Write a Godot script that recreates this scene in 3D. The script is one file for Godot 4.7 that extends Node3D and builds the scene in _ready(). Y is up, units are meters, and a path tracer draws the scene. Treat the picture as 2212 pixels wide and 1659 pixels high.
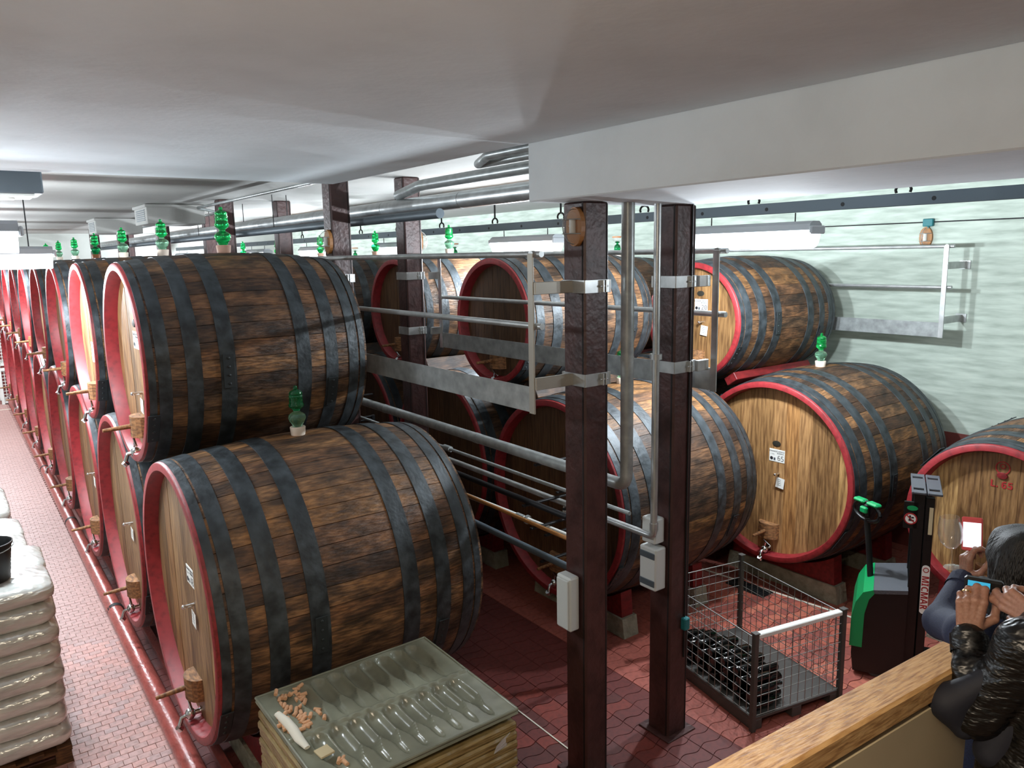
extends Node3D
# A wine cellar with stacked oak casks. x runs along the cask axes, -z runs down the aisles, y up; metres; floor y = 0.
const E := 3.8                      # height of the camera above the cellar floor
const X_LEFT := 1.1                 # planes of the three rows of cask heads
const X_MID := 4.72
const X_RIGHT := 7.02

var M := {}
var used := {}
var cache := {}
var rng := RandomNumberGenerator.new()

# ---------------------------------------------------------------- all together
func _ready() -> void:
	# camera
	var cam := Camera3D.new()
	cam.name = "camera"
	add_child(cam)
	cam.position = Vector3(0, E, 0)
	cam.rotation_order = EULER_ORDER_YXZ
	cam.rotation = Vector3(-0.1687, -0.6382, -0.0192)
	cam.fov = rad_to_deg(2.0 * atan(829.5 / 1640.0))
	cam.near = 0.05
	cam.far = 100.0
	cam.current = true
	# a closed cellar: no sky, lamps only
	var env := Environment.new()
	env.background_mode = Environment.BG_COLOR
	env.background_color = Color(0, 0, 0)
	env.tonemap_mode = Environment.TONE_MAPPER_LINEAR
	env.tonemap_exposure = 1.0
	env.sdfgi_enabled = true
	env.ssao_enabled = true
	env.ssil_enabled = true
	var we := WorldEnvironment.new()
	we.name = "world"
	we.environment = env
	add_child(we)
	rng.seed = 5
	make_materials()
	build_lights()
	build_setting()
	build_casks()
	build_corridor()
	build_goods()
	build_people()

# ---------------------------------------------------------------- mesh builder
class MB:
	var v := PackedVector3Array()
	var n := PackedVector3Array()
	var u := PackedVector2Array()
	var ix := PackedInt32Array()

	func vt(p: Vector3, m: Vector3, t := Vector2.ZERO) -> int:
		v.append(p)
		n.append(m)
		u.append(t)
		return v.size() - 1

	func tri(a: int, b: int, c: int) -> void:      # counter-clockwise seen from outside
		ix.append(a)
		ix.append(c)
		ix.append(b)

	func quad(a: Vector3, b: Vector3, c: Vector3, d: Vector3) -> void:
		var m := (b - a).cross(c - a)
		if m.length_squared() < 1e-16:
			m = (c - a).cross(d - a)
		m = m.normalized()
		var i := vt(a, m, Vector2(0, 0))
		vt(b, m, Vector2(1, 0))
		vt(c, m, Vector2(1, 1))
		vt(d, m, Vector2(0, 1))
		tri(i, i + 1, i + 2)
		tri(i, i + 2, i + 3)

	func quad_from(a: Vector3, b: Vector3, c: Vector3, d: Vector3, inside: Vector3) -> void:
		var m := (b - a).cross(c - a)
		if m.dot((a + b + c + d) * 0.25 - inside) < 0.0:
			quad(d, c, b, a)
		else:
			quad(a, b, c, d)

	func box(at: Vector3, size: Vector3, ch := 0.0, bs := Basis()) -> void:
		var h := size * 0.5
		ch = minf(ch, minf(h.x, minf(h.y, h.z)) * 0.9)
		var pt := func(s: Vector3, axis: int) -> Vector3:
			var q := Vector3(s.x * (h.x - ch), s.y * (h.y - ch), s.z * (h.z - ch))
			q[axis] = s[axis] * h[axis]
			return at + bs * q
		for ax in 3:
			var b := (ax + 1) % 3
			var c := (ax + 2) % 3
			for sg in [-1.0, 1.0]:
				var r: Array = []
				for k in [[-1.0, -1.0], [1.0, -1.0], [1.0, 1.0], [-1.0, 1.0]]:
					var s := Vector3()
					s[ax] = sg
					s[b] = k[0]
					s[c] = k[1]
					r.append(pt.call(s, ax))
				quad_from(r[0], r[1], r[2], r[3], at)
		if ch <= 0.0:
			return
		for ax in 3:                                  # edges that run along ax
			var b := (ax + 1) % 3
			var c := (ax + 2) % 3
			for k in [[-1.0, -1.0], [1.0, -1.0], [1.0, 1.0], [-1.0, 1.0]]:
				var s := Vector3()
				var t := Vector3()
				s[b] = k[0]
				s[c] = k[1]
				t = s
				s[ax] = -1.0
				t[ax] = 1.0
				quad_from(pt.call(s, b), pt.call(s, c), pt.call(t, c), pt.call(t, b), at)
		for sx in [-1.0, 1.0]:
			for sy in [-1.0, 1.0]:
				for sz in [-1.0, 1.0]:
					var s := Vector3(sx, sy, sz)
					var a: Vector3 = pt.call(s, 0)
					var b: Vector3 = pt.call(s, 1)
					var c: Vector3 = pt.call(s, 2)
					var m := (b - a).cross(c - a)
					if m.dot(a - at) < 0.0:
						var w := b
						b = c
						c = w
						m = -m
					m = m.normalized()
					var i := vt(a, m)
					vt(b, m)
					vt(c, m)
					tri(i, i + 1, i + 2)

	func tube(pts: Array, rad, sides := 10, caps := true) -> void:
		var k := pts.size()
		var t0: Vector3 = (pts[1] - pts[0]).normalized()
		var x := t0.cross(Vector3.UP if absf(t0.y) < 0.9 else Vector3.RIGHT).normalized()
		var base := v.size()
		for i in k:
			var t: Vector3 = (pts[mini(i + 1, k - 1)] - pts[maxi(i - 1, 0)]).normalized()
			x = (x - t * x.dot(t)).normalized()
			var y := t.cross(x)
			var r: float = rad[i] if rad is Array else rad
			for j in sides + 1:
				var a := TAU * j / sides
				var m := x * cos(a) + y * sin(a)
				vt(pts[i] + m * r, m, Vector2(float(j) / sides, i))
		for i in k - 1:
			for j in sides:
				var a := base + i * (sides + 1) + j
				var b := a + sides + 1
				tri(a, a + 1, b + 1)
				tri(a, b + 1, b)
		if caps:
			for e in [0, k - 1]:
				var t: Vector3 = (pts[1] - pts[0]).normalized() * -1.0 if e == 0 else (pts[k - 1] - pts[k - 2]).normalized()
				var c := vt(pts[e], t)
				for j in sides + 1:
					vt(v[base + e * (sides + 1) + j], t)
				for j in sides:
					if e == 0:
						tri(c, c + j + 2, c + j + 1)
					else:
						tri(c, c + j + 1, c + j + 2)

	func rod(a: Vector3, b: Vector3, r: float, sides := 10) -> void:
		tube([a, b], r, sides)

	func lathe(prof: Array, tf: Transform3D, sides := 24, a0 := 0.0, a1 := TAU) -> void:
		# prof: Vector2(radius, height) from bottom to top, seen from outside; the axis is tf's y
		var segs := prof.size() - 1
		var nm: Array = []
		for i in segs:
			var d: Vector2 = prof[i + 1] - prof[i]
			nm.append(Vector2(d.y, -d.x).normalized())
		for i in segs:
			var ends: Array = []
			for e in 2:
				var m: Vector2 = nm[i]
				var o := i - 1 if e == 0 else i + 1
				if o >= 0 and o < segs and nm[o].dot(m) > 0.7:
					m = (m + nm[o]).normalized()
				ends.append(m)
			var base := v.size()
			for j in sides + 1:
				var a := a0 + (a1 - a0) * j / sides
				for e in 2:
					var p: Vector2 = prof[i + e]
					var m: Vector2 = ends[e]
					vt(tf * Vector3(p.x * cos(a), p.y, -p.x * sin(a)), (tf.basis * Vector3(m.x * cos(a), m.y, -m.x * sin(a))).normalized(), Vector2(float(j) / sides, float(i + e) / segs))
			for j in sides:
				var b := base + j * 2
				tri(b, b + 2, b + 3)
				tri(b, b + 3, b + 1)

	func prism(poly: PackedVector2Array, tf: Transform3D, depth: float) -> void:
		# polygon in tf's xy, from z = 0 to z = depth
		if Geometry2D.is_polygon_clockwise(poly):
			poly = poly.duplicate()
			poly.reverse()
		var ts := Geometry2D.triangulate_polygon(poly)
		var zf := (tf.basis * Vector3(0, 0, 1)).normalized()
		for side in 2:
			var base := v.size()
			for p in poly:
				vt(tf * Vector3(p.x, p.y, depth * side), zf if side == 1 else -zf, p)
			for i in range(0, ts.size(), 3):
				var a := ts[i]
				var b := ts[i + 1]
				var c := ts[i + 2]
				var ccw := (poly[b] - poly[a]).cross(poly[c] - poly[a]) > 0.0
				if ccw == (side == 1):
					tri(base + a, base + b, base + c)
				else:
					tri(base + a, base + c, base + b)
		for i in poly.size():
			var p := poly[i]
			var q := poly[(i + 1) % poly.size()]
			quad(tf * Vector3(p.x, p.y, 0), tf * Vector3(q.x, q.y, 0), tf * Vector3(q.x, q.y, depth), tf * Vector3(p.x, p.y, depth))

	func ball(c: Vector3, r: Vector3, rings := 8, sides := 12) -> void:
		var base := v.size()
		for i in rings + 1:
			var t := PI * i / rings
			for j in sides + 1:
				var a := TAU * j / sides
				var d := Vector3(sin(t) * cos(a), -cos(t), -sin(t) * sin(a))
				vt(c + d * r, (d / r).normalized(), Vector2(float(j) / sides, float(i) / rings))
		for i in rings:
			for j in sides:
				var a := base + i * (sides + 1) + j
				var b := a + sides + 1
				tri(a, a + 1, b + 1)
				tri(a, b + 1, b)

	func grid(nx: int, nz: int, f: Callable) -> void:    # f(i, j) -> Vector3; normals from the neighbours
		var base := v.size()
		for j in nz + 1:
			for i in nx + 1:
				var p: Vector3 = f.call(i, j)
				var dx: Vector3 = f.call(mini(i + 1, nx), j) - f.call(maxi(i - 1, 0), j)
				var dz: Vector3 = f.call(i, mini(j + 1, nz)) - f.call(i, maxi(j - 1, 0))
				vt(p, dz.cross(dx).normalized(), Vector2(float(i) / nx, float(j) / nz))
		for j in nz:
			for i in nx:
				var a := base + j * (nx + 1) + i
				var b := a + nx + 1
				tri(a, b + 1, a + 1)
				tri(a, b, b + 1)

	func mesh() -> ArrayMesh:
		var arr := []
		arr.resize(Mesh.ARRAY_MAX)
		arr[Mesh.ARRAY_VERTEX] = v
		arr[Mesh.ARRAY_NORMAL] = n
		arr[Mesh.ARRAY_TEX_UV] = u
		arr[Mesh.ARRAY_INDEX] = ix
		var am := ArrayMesh.new()
		am.add_surface_from_arrays(Mesh.PRIMITIVE_TRIANGLES, arr)
		return am

# ---------------------------------------------------------------- signed-distance bodies (people)
class Flesh:
	var lo: Vector3
	var cell: float
	var nx: int
	var ny: int
	var nz: int
	var f := PackedFloat32Array()
	var k := 0.02

	func _init(a: Vector3, b: Vector3, c: float, blend: float) -> void:
		lo = a
		cell = c
		k = blend
		nx = int(ceil((b.x - a.x) / c)) + 1
		ny = int(ceil((b.y - a.y) / c)) + 1
		nz = int(ceil((b.z - a.z) / c)) + 1
		f.resize(nx * ny * nz)
		f.fill(1.0)

	func bone(a: Vector3, b: Vector3, ra: float, rb: float, squash := Vector3.ONE) -> void:
		# tapered capsule; squash flattens the distance per axis (an ellipsoid when a == b)
		var r := maxf(ra, rb) * maxf(squash.x, maxf(squash.y, squash.z)) + k + cell * 2.0
		var p0 := Vector3(minf(a.x, b.x), minf(a.y, b.y), minf(a.z, b.z)) - Vector3(r, r, r) - lo
		var p1 := Vector3(maxf(a.x, b.x), maxf(a.y, b.y), maxf(a.z, b.z)) + Vector3(r, r, r) - lo
		var i0 := maxi(0, int(p0.x / cell))
		var j0 := maxi(0, int(p0.y / cell))
		var l0 := maxi(0, int(p0.z / cell))
		var i1 := mini(nx - 1, int(p1.x / cell) + 1)
		var j1 := mini(ny - 1, int(p1.y / cell) + 1)
		var l1 := mini(nz - 1, int(p1.z / cell) + 1)
		var ab := b - a
		var inv := 1.0 / maxf(ab.length_squared(), 1e-9)
		var isq := Vector3.ONE / squash
		for l in range(l0, l1 + 1):
			for j in range(j0, j1 + 1):
				var row := (l * ny + j) * nx
				for i in range(i0, i1 + 1):
					var ap := lo + Vector3(i, j, l) * cell - a
					var t := clampf(ap.dot(ab) * inv, 0.0, 1.0)
					var d := ((ap - ab * t) * isq).length() - (ra + (rb - ra) * t)
					var o := f[row + i]
					var h := maxf(k - absf(o - d), 0.0) / k
					f[row + i] = minf(o, d) - h * h * k * 0.25

	func skin(mb: MB) -> void:
		var id := {}
		var sx := 1
		var sy := nx
		var sz := nx * ny
		var offs := [0, sx, sy, sx + sy, sz, sx + sz, sy + sz, sx + sy + sz]
		for l in nz - 1:
			for j in ny - 1:
				var row := (l * ny + j) * nx
				for i in nx - 1:
					var c := row + i
					if f[c] > cell * 3.0 or f[c] < -cell * 3.0:
						continue
					var inside := 0
					for o in offs:
						if f[c + o] < 0.0:
							inside += 1
					if inside == 0 or inside == 8:
						continue
					var s := Vector3()
					var cnt := 0
					for e in [[0, 1], [2, 3], [4, 5], [6, 7], [0, 2], [1, 3], [4, 6], [5, 7], [0, 4], [1, 5], [2, 6], [3, 7]]:
						var a: float = f[c + offs[e[0]]]
						var b: float = f[c + offs[e[1]]]
						if (a < 0.0) != (b < 0.0):
							var t := a / (a - b)
							var p := Vector3(e[0] & 1, (e[0] >> 1) & 1, e[0] >> 2)
							var q := Vector3(e[1] & 1, (e[1] >> 1) & 1, e[1] >> 2)
							s += p.lerp(q, t)
							cnt += 1
					var g := Vector3(f[c + sx] - f[c] + f[c + sx + sy + sz] - f[c + sy + sz], f[c + sy] - f[c] + f[c + sx + sy + sz] - f[c + sx + sz], f[c + sz] - f[c] + f[c + sx + sy + sz] - f[c + sx + sy])
					id[c] = mb.vt(lo + (Vector3(i, j, l) + s / cnt) * cell, g.normalized())
		for c in id:
			for ax in 3:
				var st: int = [sx, sy, sz][ax]
				var b: int = [sy, sz, sx][ax]
				var d: int = [sz, sx, sy][ax]
				var a0 := f[c]
				var a1 := f[c + st]
				if (a0 < 0.0) == (a1 < 0.0) or not (id.has(c - b) and id.has(c - d) and id.has(c - b - d)):
					continue
				var q := [id[c], id[c - b], id[c - b - d], id[c - d]]
				if a0 < 0.0:
					mb.tri(q[0], q[1], q[2])
					mb.tri(q[0], q[2], q[3])
				else:
					mb.tri(q[0], q[2], q[1])
					mb.tri(q[0], q[3], q[2])

# ---------------------------------------------------------------- scene helpers
func numbered(called: String) -> String:
	var k: int = used.get(called, 0)
	used[called] = k + 1
	return called if k == 0 else "%s_%03d" % [called, k]

func tag(o: Node, label := "", category := "", group := "", kind := "") -> Node:
	if label: o.set_meta("label", label)
	if category: o.set_meta("category", category)
	if group: o.set_meta("group", group)
	if kind: o.set_meta("kind", kind)
	return o

func thing(called: String, label: String, category: String, at := Vector3.ZERO, turn := 0.0, group := "") -> Node3D:
	var o := Node3D.new()
	o.name = numbered(called)
	add_child(o, true)
	o.position = at
	o.rotation.y = turn
	tag(o, label, category, group)
	return o

func part(called: String, mb, m: Material, parent: Node, at := Transform3D()) -> MeshInstance3D:
	var o := MeshInstance3D.new()
	o.name = called
	o.mesh = mb.mesh() if mb is MB else mb
	o.material_override = m
	o.transform = at
	parent.add_child(o, true)
	return o

func single(called: String, mb, m: Material, label: String, category: String, group := "", at := Transform3D()) -> MeshInstance3D:
	var o := part(numbered(called), mb, m, self, at)
	tag(o, label, category, group)
	return o

func struct(called: String, mb, m: Material, label := "", parent: Node = self) -> MeshInstance3D:
	var o := part(called, mb, m, parent)
	tag(o, label, "", "", "structure" if parent == self else "")
	return o

func T(at: Vector3, bs := Basis()) -> Transform3D:
	return Transform3D(bs, at)

func along(d: Vector3) -> Basis:                     # a basis whose y is d
	var y := d.normalized()
	var x := y.cross(Vector3.FORWARD if absf(y.z) < 0.9 else Vector3.RIGHT).normalized()
	return Basis(x, y, x.cross(y))

# x of the part = world z, y = y, z = -x: for things laid flat on a cask head that faces -x
func on_head() -> Basis:
	return Basis(Vector3(0, 0, 1), Vector3(0, 1, 0), Vector3(-1, 0, 0))

func letters(text: String, size: float, parent: Node, at: Transform3D, m: Material, called := "lettering", bold := false) -> MeshInstance3D:
	var t := TextMesh.new()
	var f := SystemFont.new()
	f.font_names = PackedStringArray(["Droid Sans"])
	if bold: f.font_weight = 700
	t.font = f
	t.text = text
	t.font_size = 32
	t.pixel_size = size / 32.0
	t.depth = 0.0012
	return part(called, t, m, parent, at)

# ---------------------------------------------------------------- materials
func plain(col: Color, rough: float, metal := 0.0) -> StandardMaterial3D:
	var m := StandardMaterial3D.new()
	m.albedo_color = col
	m.roughness = rough
	m.metallic = metal
	return m

func noise(sd: int, freq: float, ramp: Array, size := 512, kind := FastNoiseLite.TYPE_SIMPLEX_SMOOTH, octaves := 4, normal := 0.0) -> NoiseTexture2D:
	var fn := FastNoiseLite.new()
	fn.seed = sd
	fn.frequency = freq
	fn.noise_type = kind
	fn.fractal_octaves = octaves
	var t := NoiseTexture2D.new()
	t.width = size
	t.height = size
	t.seamless = true
	t.noise = fn
	if normal > 0.0:
		t.as_normal_map = true
		t.bump_strength = normal
	elif ramp:
		var g := Gradient.new()
		g.offsets = PackedFloat32Array(ramp.map(func(r): return r[0]))
		g.colors = PackedColorArray(ramp.map(func(r): return r[1]))
		t.color_ramp = g
	return t

func grey(a: float) -> Color:
	return Color(a, a, a)

func tri_mat(m: StandardMaterial3D, tex: Texture2D, sc: Vector3, world := true, sharp := 4.0) -> StandardMaterial3D:
	m.albedo_texture = tex
	m.uv1_triplanar = true
	m.uv1_world_triplanar = world
	m.uv1_scale = sc
	m.uv1_triplanar_sharpness = sharp
	return m

func bump(m: StandardMaterial3D, tex: Texture2D, strength: float) -> StandardMaterial3D:
	m.normal_enabled = true
	m.normal_texture = tex
	m.normal_scale = strength
	return m

func make_materials() -> void:
	# oak staves: grain runs along world x; big blotches of cellar mould as a second layer
	var stain := noise(11, 0.012, [[0.0, grey(0.34)], [0.3, grey(0.52)], [0.5, grey(0.78)], [0.68, grey(0.95)], [1.0, Color(1, 0.95, 0.84)]], 512, FastNoiseLite.TYPE_SIMPLEX_SMOOTH, 5)
	var grain := noise(12, 0.03, [[0.0, Color(0.34, 0.25, 0.19)], [0.42, Color(0.52, 0.40, 0.29)], [0.62, Color(0.62, 0.48, 0.35)], [1.0, Color(0.74, 0.59, 0.43)]], 512, FastNoiseLite.TYPE_SIMPLEX_SMOOTH, 4)
	var grain_n := noise(13, 0.03, [], 512, FastNoiseLite.TYPE_SIMPLEX_SMOOTH, 4, 6.0)
	M.stave = []
	for c in [Color(0.82, 0.78, 0.75), Color(0.72, 0.67, 0.64), Color(0.94, 0.88, 0.80), Color(0.60, 0.55, 0.53), Color(0.86, 0.78, 0.72), Color(1.0, 0.92, 0.78)]:
		var m := tri_mat(plain(c, 0.62), grain, Vector3(0.45, 3.2, 3.2), true, 2.0)
		m.detail_enabled = true
		m.detail_blend_mode = BaseMaterial3D.BLEND_MODE_MUL
		m.detail_uv_layer = BaseMaterial3D.DETAIL_UV_2
		m.uv2_triplanar = true
		m.uv2_world_triplanar = true
		m.uv2_scale = Vector3(0.42, 1.15, 1.15)
		m.detail_albedo = stain
		var full := GradientTexture2D.new()
		var g := Gradient.new()
		g.colors = PackedColorArray([Color.WHITE, Color.WHITE])
		full.gradient = g
		full.width = 4
		full.height = 4
		m.detail_mask = full
		M.stave.append(bump(m, grain_n, 0.5))
	# cask heads: boards upright, so the grain runs along world y
	var hg := noise(21, 0.02, [[0.0, Color(0.42, 0.31, 0.21)], [0.3, Color(0.54, 0.42, 0.29)], [0.55, Color(0.66, 0.53, 0.37)], [1.0, Color(0.74, 0.61, 0.44)]], 512, FastNoiseLite.TYPE_SIMPLEX_SMOOTH, 4)
	var hn := noise(22, 0.03, [], 512, FastNoiseLite.TYPE_SIMPLEX_SMOOTH, 3, 4.0)
	M.head = []
	for c in [Color(0.84, 0.81, 0.79), Color(0.76, 0.73, 0.70), Color(0.90, 0.86, 0.82), Color(0.68, 0.65, 0.62), Color(0.87, 0.80, 0.73)]:
		M.head.append(bump(tri_mat(plain(c, 0.5), hg, Vector3(1.6, 0.22, 2.6), true, 3.0), hn, 0.35))
	M.shaded_head = []           # same boards, corridor shade painted into their colour for the middle row
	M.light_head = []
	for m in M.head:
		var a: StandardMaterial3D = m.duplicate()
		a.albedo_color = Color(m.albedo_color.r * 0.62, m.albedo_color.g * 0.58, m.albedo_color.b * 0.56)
		M.shaded_head.append(a)
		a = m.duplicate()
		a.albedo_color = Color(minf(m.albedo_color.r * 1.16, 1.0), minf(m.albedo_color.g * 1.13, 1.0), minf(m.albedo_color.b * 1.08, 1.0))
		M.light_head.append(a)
	M.head_gap = plain(Color(0.12, 0.08, 0.06), 0.9)
	M.hoop = bump(tri_mat(plain(Color(0.30, 0.33, 0.35), 0.5, 0.25), noise(31, 0.02, [[0.0, grey(0.45)], [0.5, grey(0.75)], [1.0, grey(1.0)]], 256), Vector3(1.2, 1.2, 1.2)), noise(32, 0.05, [], 256, FastNoiseLite.TYPE_SIMPLEX_SMOOTH, 3, 3.0), 0.25)
	M.rivet = plain(Color(0.2, 0.22, 0.23), 0.45, 0.4)
	M.red = tri_mat(plain(Color(0.60, 0.16, 0.18), 0.5), noise(33, 0.03, [[0.0, grey(0.72)], [0.5, grey(0.92)], [1.0, grey(1.0)]], 256), Vector3(1.5, 1.5, 1.5))
	M.saddle = tri_mat(plain(Color(0.52, 0.11, 0.12), 0.55), noise(34, 0.02, [[0.0, grey(0.7)], [1.0, grey(1.0)]], 256), Vector3(1, 3, 3))
	M.block = tri_mat(plain(Color(0.92, 0.84, 0.74), 0.7), grain, Vector3(2, 2, 0.6))
	M.chrome = plain(Color(0.86, 0.87, 0.88), 0.14, 1.0)
	M.steel = tri_mat(plain(Color(0.80, 0.81, 0.81), 0.34, 0.65), noise(35, 0.02, [[0.0, grey(0.8)], [1.0, grey(1.0)]], 256), Vector3(1, 1, 1))
	M.galv = tri_mat(plain(Color(0.70, 0.72, 0.72), 0.34, 0.3), noise(36, 0.03, [[0.0, grey(0.75)], [1.0, grey(1.0)]], 256, FastNoiseLite.TYPE_SIMPLEX_SMOOTH), Vector3(1, 1, 1))
	M.rail_paint = plain(Color(0.66, 0.64, 0.60), 0.4, 0.35)
	M.dark_steel = plain(Color(0.10, 0.10, 0.11), 0.5, 0.3)
	M.bar = plain(Color(0.36, 0.40, 0.43), 0.5, 0.4)
	M.column = bump(tri_mat(plain(Color(0.30, 0.19, 0.18), 0.42, 0.1), noise(37, 0.015, [[0.0, grey(0.7)], [0.6, grey(0.95)], [1.0, grey(1.0)]], 256), Vector3(1, 1, 1)), noise(38, 0.06, [], 256, FastNoiseLite.TYPE_SIMPLEX_SMOOTH, 3, 2.0), 0.3)
	M.seam = plain(Color(0.07, 0.05, 0.05), 0.7)
	M.paper = plain(Color(0.90, 0.90, 0.88), 0.7)
	M.ink = plain(Color(0.10, 0.10, 0.12), 0.7)
	M.red_ink = plain(Color(0.62, 0.10, 0.12), 0.7)
	M.badge = plain(Color(0.22, 0.21, 0.18), 0.5, 0.3)
	# setting
	var plaster := noise(41, 0.006, [[0.0, grey(0.955)], [0.5, grey(0.985)], [1.0, grey(1.0)]], 512)
	M.ceiling = bump(tri_mat(plain(Color(0.66, 0.655, 0.64), 0.85), plaster, Vector3(0.5, 0.5, 0.5)), noise(42, 0.05, [], 512, FastNoiseLite.TYPE_SIMPLEX_SMOOTH, 4, 2.0), 0.12)
	M.slab = M.ceiling.duplicate()
	M.slab.albedo_color = Color(0.86, 0.89, 0.91)
	M.wall = tri_mat(plain(Color(0.68, 0.69, 0.67), 0.85), plaster, Vector3(0.5, 0.5, 0.5))
	var conc := noise(43, 0.012, [[0.0, Color(0.62, 0.65, 0.62)], [0.4, Color(0.70, 0.73, 0.70)], [0.7, Color(0.75, 0.78, 0.75)], [1.0, Color(0.80, 0.82, 0.79)]], 512, FastNoiseLite.TYPE_SIMPLEX_SMOOTH, 5)
	M.concrete_wall = bump(tri_mat(plain(Color(0.98, 1.0, 0.98), 0.85), conc, Vector3(0.25, 1.7, 0.25)), noise(44, 0.02, [], 512, FastNoiseLite.TYPE_SIMPLEX_SMOOTH, 5, 3.0), 0.22)
	M.concrete = bump(tri_mat(plain(Color(0.80, 0.76, 0.70), 0.9), conc, Vector3(1.2, 1.2, 1.2)), noise(45, 0.05, [], 256, FastNoiseLite.TYPE_SIMPLEX_SMOOTH, 4, 5.0), 0.6)
	M.dado = tri_mat(plain(Color(0.50, 0.25, 0.23), 0.6), plaster, Vector3(0.5, 0.5, 0.5))
	M.grout = tri_mat(plain(Color(0.52, 0.34, 0.31), 0.8), plaster, Vector3(1, 1, 1))
	var tn := noise(46, 0.03, [[0.0, grey(0.78)], [0.5, grey(0.93)], [1.0, grey(1.0)]], 256)
	M.tile = []
	for c in [Color(0.72, 0.54, 0.51), Color(0.69, 0.53, 0.50), Color(0.75, 0.56, 0.52), Color(0.68, 0.54, 0.52), Color(0.73, 0.53, 0.49)]:
		M.tile.append(tri_mat(plain(c, 0.5), tn, Vector3(2, 2, 2)))
	M.paver = []
	for c in [Color(0.70, 0.37, 0.30), Color(0.64, 0.34, 0.29), Color(0.74, 0.42, 0.34), Color(0.60, 0.32, 0.28)]:
		M.paver.append(tri_mat(plain(c, 0.6), tn, Vector3(2, 2, 2)))
	M.shaded_paver = []  # same pavers, darkened in colour to stand in for the corridor shade
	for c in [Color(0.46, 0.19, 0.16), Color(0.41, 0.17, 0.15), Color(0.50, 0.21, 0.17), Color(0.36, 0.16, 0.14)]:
		M.shaded_paver.append(tri_mat(plain(c, 0.6), tn, Vector3(2, 2, 2)))
	M.line = plain(Color(0.80, 0.78, 0.72), 0.7)
	M.beige_wall = tri_mat(plain(Color(0.72, 0.66, 0.54), 0.85), plaster, Vector3(0.6, 0.6, 0.6))
	M.rail_wood = bump(tri_mat(plain(Color(0.95, 0.92, 0.84), 0.42), noise(47, 0.02, [[0.0, Color(0.56, 0.41, 0.27)], [0.35, Color(0.76, 0.60, 0.42)], [0.6, Color(0.85, 0.70, 0.52)], [1.0, Color(0.92, 0.79, 0.62)]], 512), Vector3(0.9, 9, 9), false), grain_n, 0.2)
	M.step = tri_mat(plain(Color(0.45, 0.36, 0.31), 0.8), plaster, Vector3(1, 1, 1))
	# objects
	var glass := func(c: Color, a: float) -> StandardMaterial3D:
		var m := plain(Color(c.r, c.g, c.b, a), 0.03)
		m.transparency = BaseMaterial3D.TRANSPARENCY_ALPHA
		return m
	var green := func(c: Color) -> StandardMaterial3D:
		var m := plain(c, 0.02)
		m.refraction_enabled = true
		m.refraction_scale = 0.05
		m.transparency = BaseMaterial3D.TRANSPARENCY_ALPHA
		return m
	M.green_glass = green.call(Color(0.15, 0.86, 0.45, 0.1))
	M.dark_green_glass = green.call(Color(0.10, 0.66, 0.38, 0.1))
	M.pale_glass = green.call(Color(0.66, 0.90, 0.76, 0.1))
	M.clear_glass = glass.call(Color(0.85, 0.86, 0.84), 0.05)
	M.bung = plain(Color(0.78, 0.62, 0.54), 0.7)
	M.pale_bung = plain(Color(0.88, 0.82, 0.76), 0.7)
	M.lid = plain(Color(0.60, 0.36, 0.20), 0.6)
	M.lamp_housing = plain(Color(0.62, 0.64, 0.66), 0.5)
	var glow := plain(Color(0.95, 0.97, 1.0), 0.4)
	glow.emission_enabled = true
	glow.emission = Color(0.93, 0.97, 1.0)
	glow.emission_energy_multiplier = LAMP_GLOW
	M.glow = glow
	M.cage_wire = plain(Color(0.62, 0.63, 0.62), 0.4, 0.7)
	M.cage_post = plain(Color(0.30, 0.29, 0.28), 0.5, 0.3)
	M.white_paint = plain(Color(0.86, 0.86, 0.84), 0.4)
	M.bottle = plain(Color(0.015, 0.02, 0.018), 0.06)
	M.black = plain(Color(0.015, 0.015, 0.017), 0.7)
	M.gloss_black = plain(Color(0.018, 0.02, 0.024), 0.42)
	M.grey_plastic = bump(plain(Color(0.30, 0.31, 0.33), 0.55), noise(48, 0.2, [], 256, FastNoiseLite.TYPE_SIMPLEX, 2, 2.0), 0.3)
	M.truck_green = plain(Color(0.02, 0.56, 0.32), 0.4)
	M.film = bump(tri_mat(plain(Color(0.90, 0.91, 0.89), 0.2, 0.25), noise(49, 0.01, [[0.0, grey(0.82)], [1.0, grey(1.0)]], 256), Vector3(1, 2, 1)), noise(50, 0.018, [], 512, FastNoiseLite.TYPE_SIMPLEX_SMOOTH, 2, 9.0), 0.7)
	M.film.uv1_scale = Vector3(0.9, 4.0, 0.9)
	M.film.clearcoat_enabled = true
	M.film.clearcoat = 0.6
	M.film.clearcoat_roughness = 0.1
	M.bucket = plain(Color(0.05, 0.055, 0.06), 0.45)
	M.pallet = tri_mat(plain(Color(0.62, 0.54, 0.42), 0.8), grain, Vector3(0.6, 3, 3))
	M.tray = bump(tri_mat(plain(Color(0.56, 0.57, 0.50), 0.2), noise(51, 0.01, [[0.0, grey(0.75)], [1.0, grey(1.0)]], 256), Vector3(1, 1, 1)), noise(52, 0.02, [], 256, FastNoiseLite.TYPE_SIMPLEX_SMOOTH, 3, 3.0), 0.15)
	M.tray_side = bump(tri_mat(plain(Color(0.62, 0.53, 0.34), 0.4), noise(53, 0.02, [[0.0, Color(0.6, 0.56, 0.5)], [0.5, grey(0.9)], [1.0, grey(1.0)]], 256), Vector3(0.8, 12, 0.8)), noise(54, 0.03, [], 256, FastNoiseLite.TYPE_SIMPLEX_SMOOTH, 3, 6.0), 0.5)
	M.cork = tri_mat(plain(Color(0.90, 0.70, 0.54), 0.8), tn, Vector3(14, 14, 14), false)
	M.card = plain(Color(0.76, 0.70, 0.56), 0.8)
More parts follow.
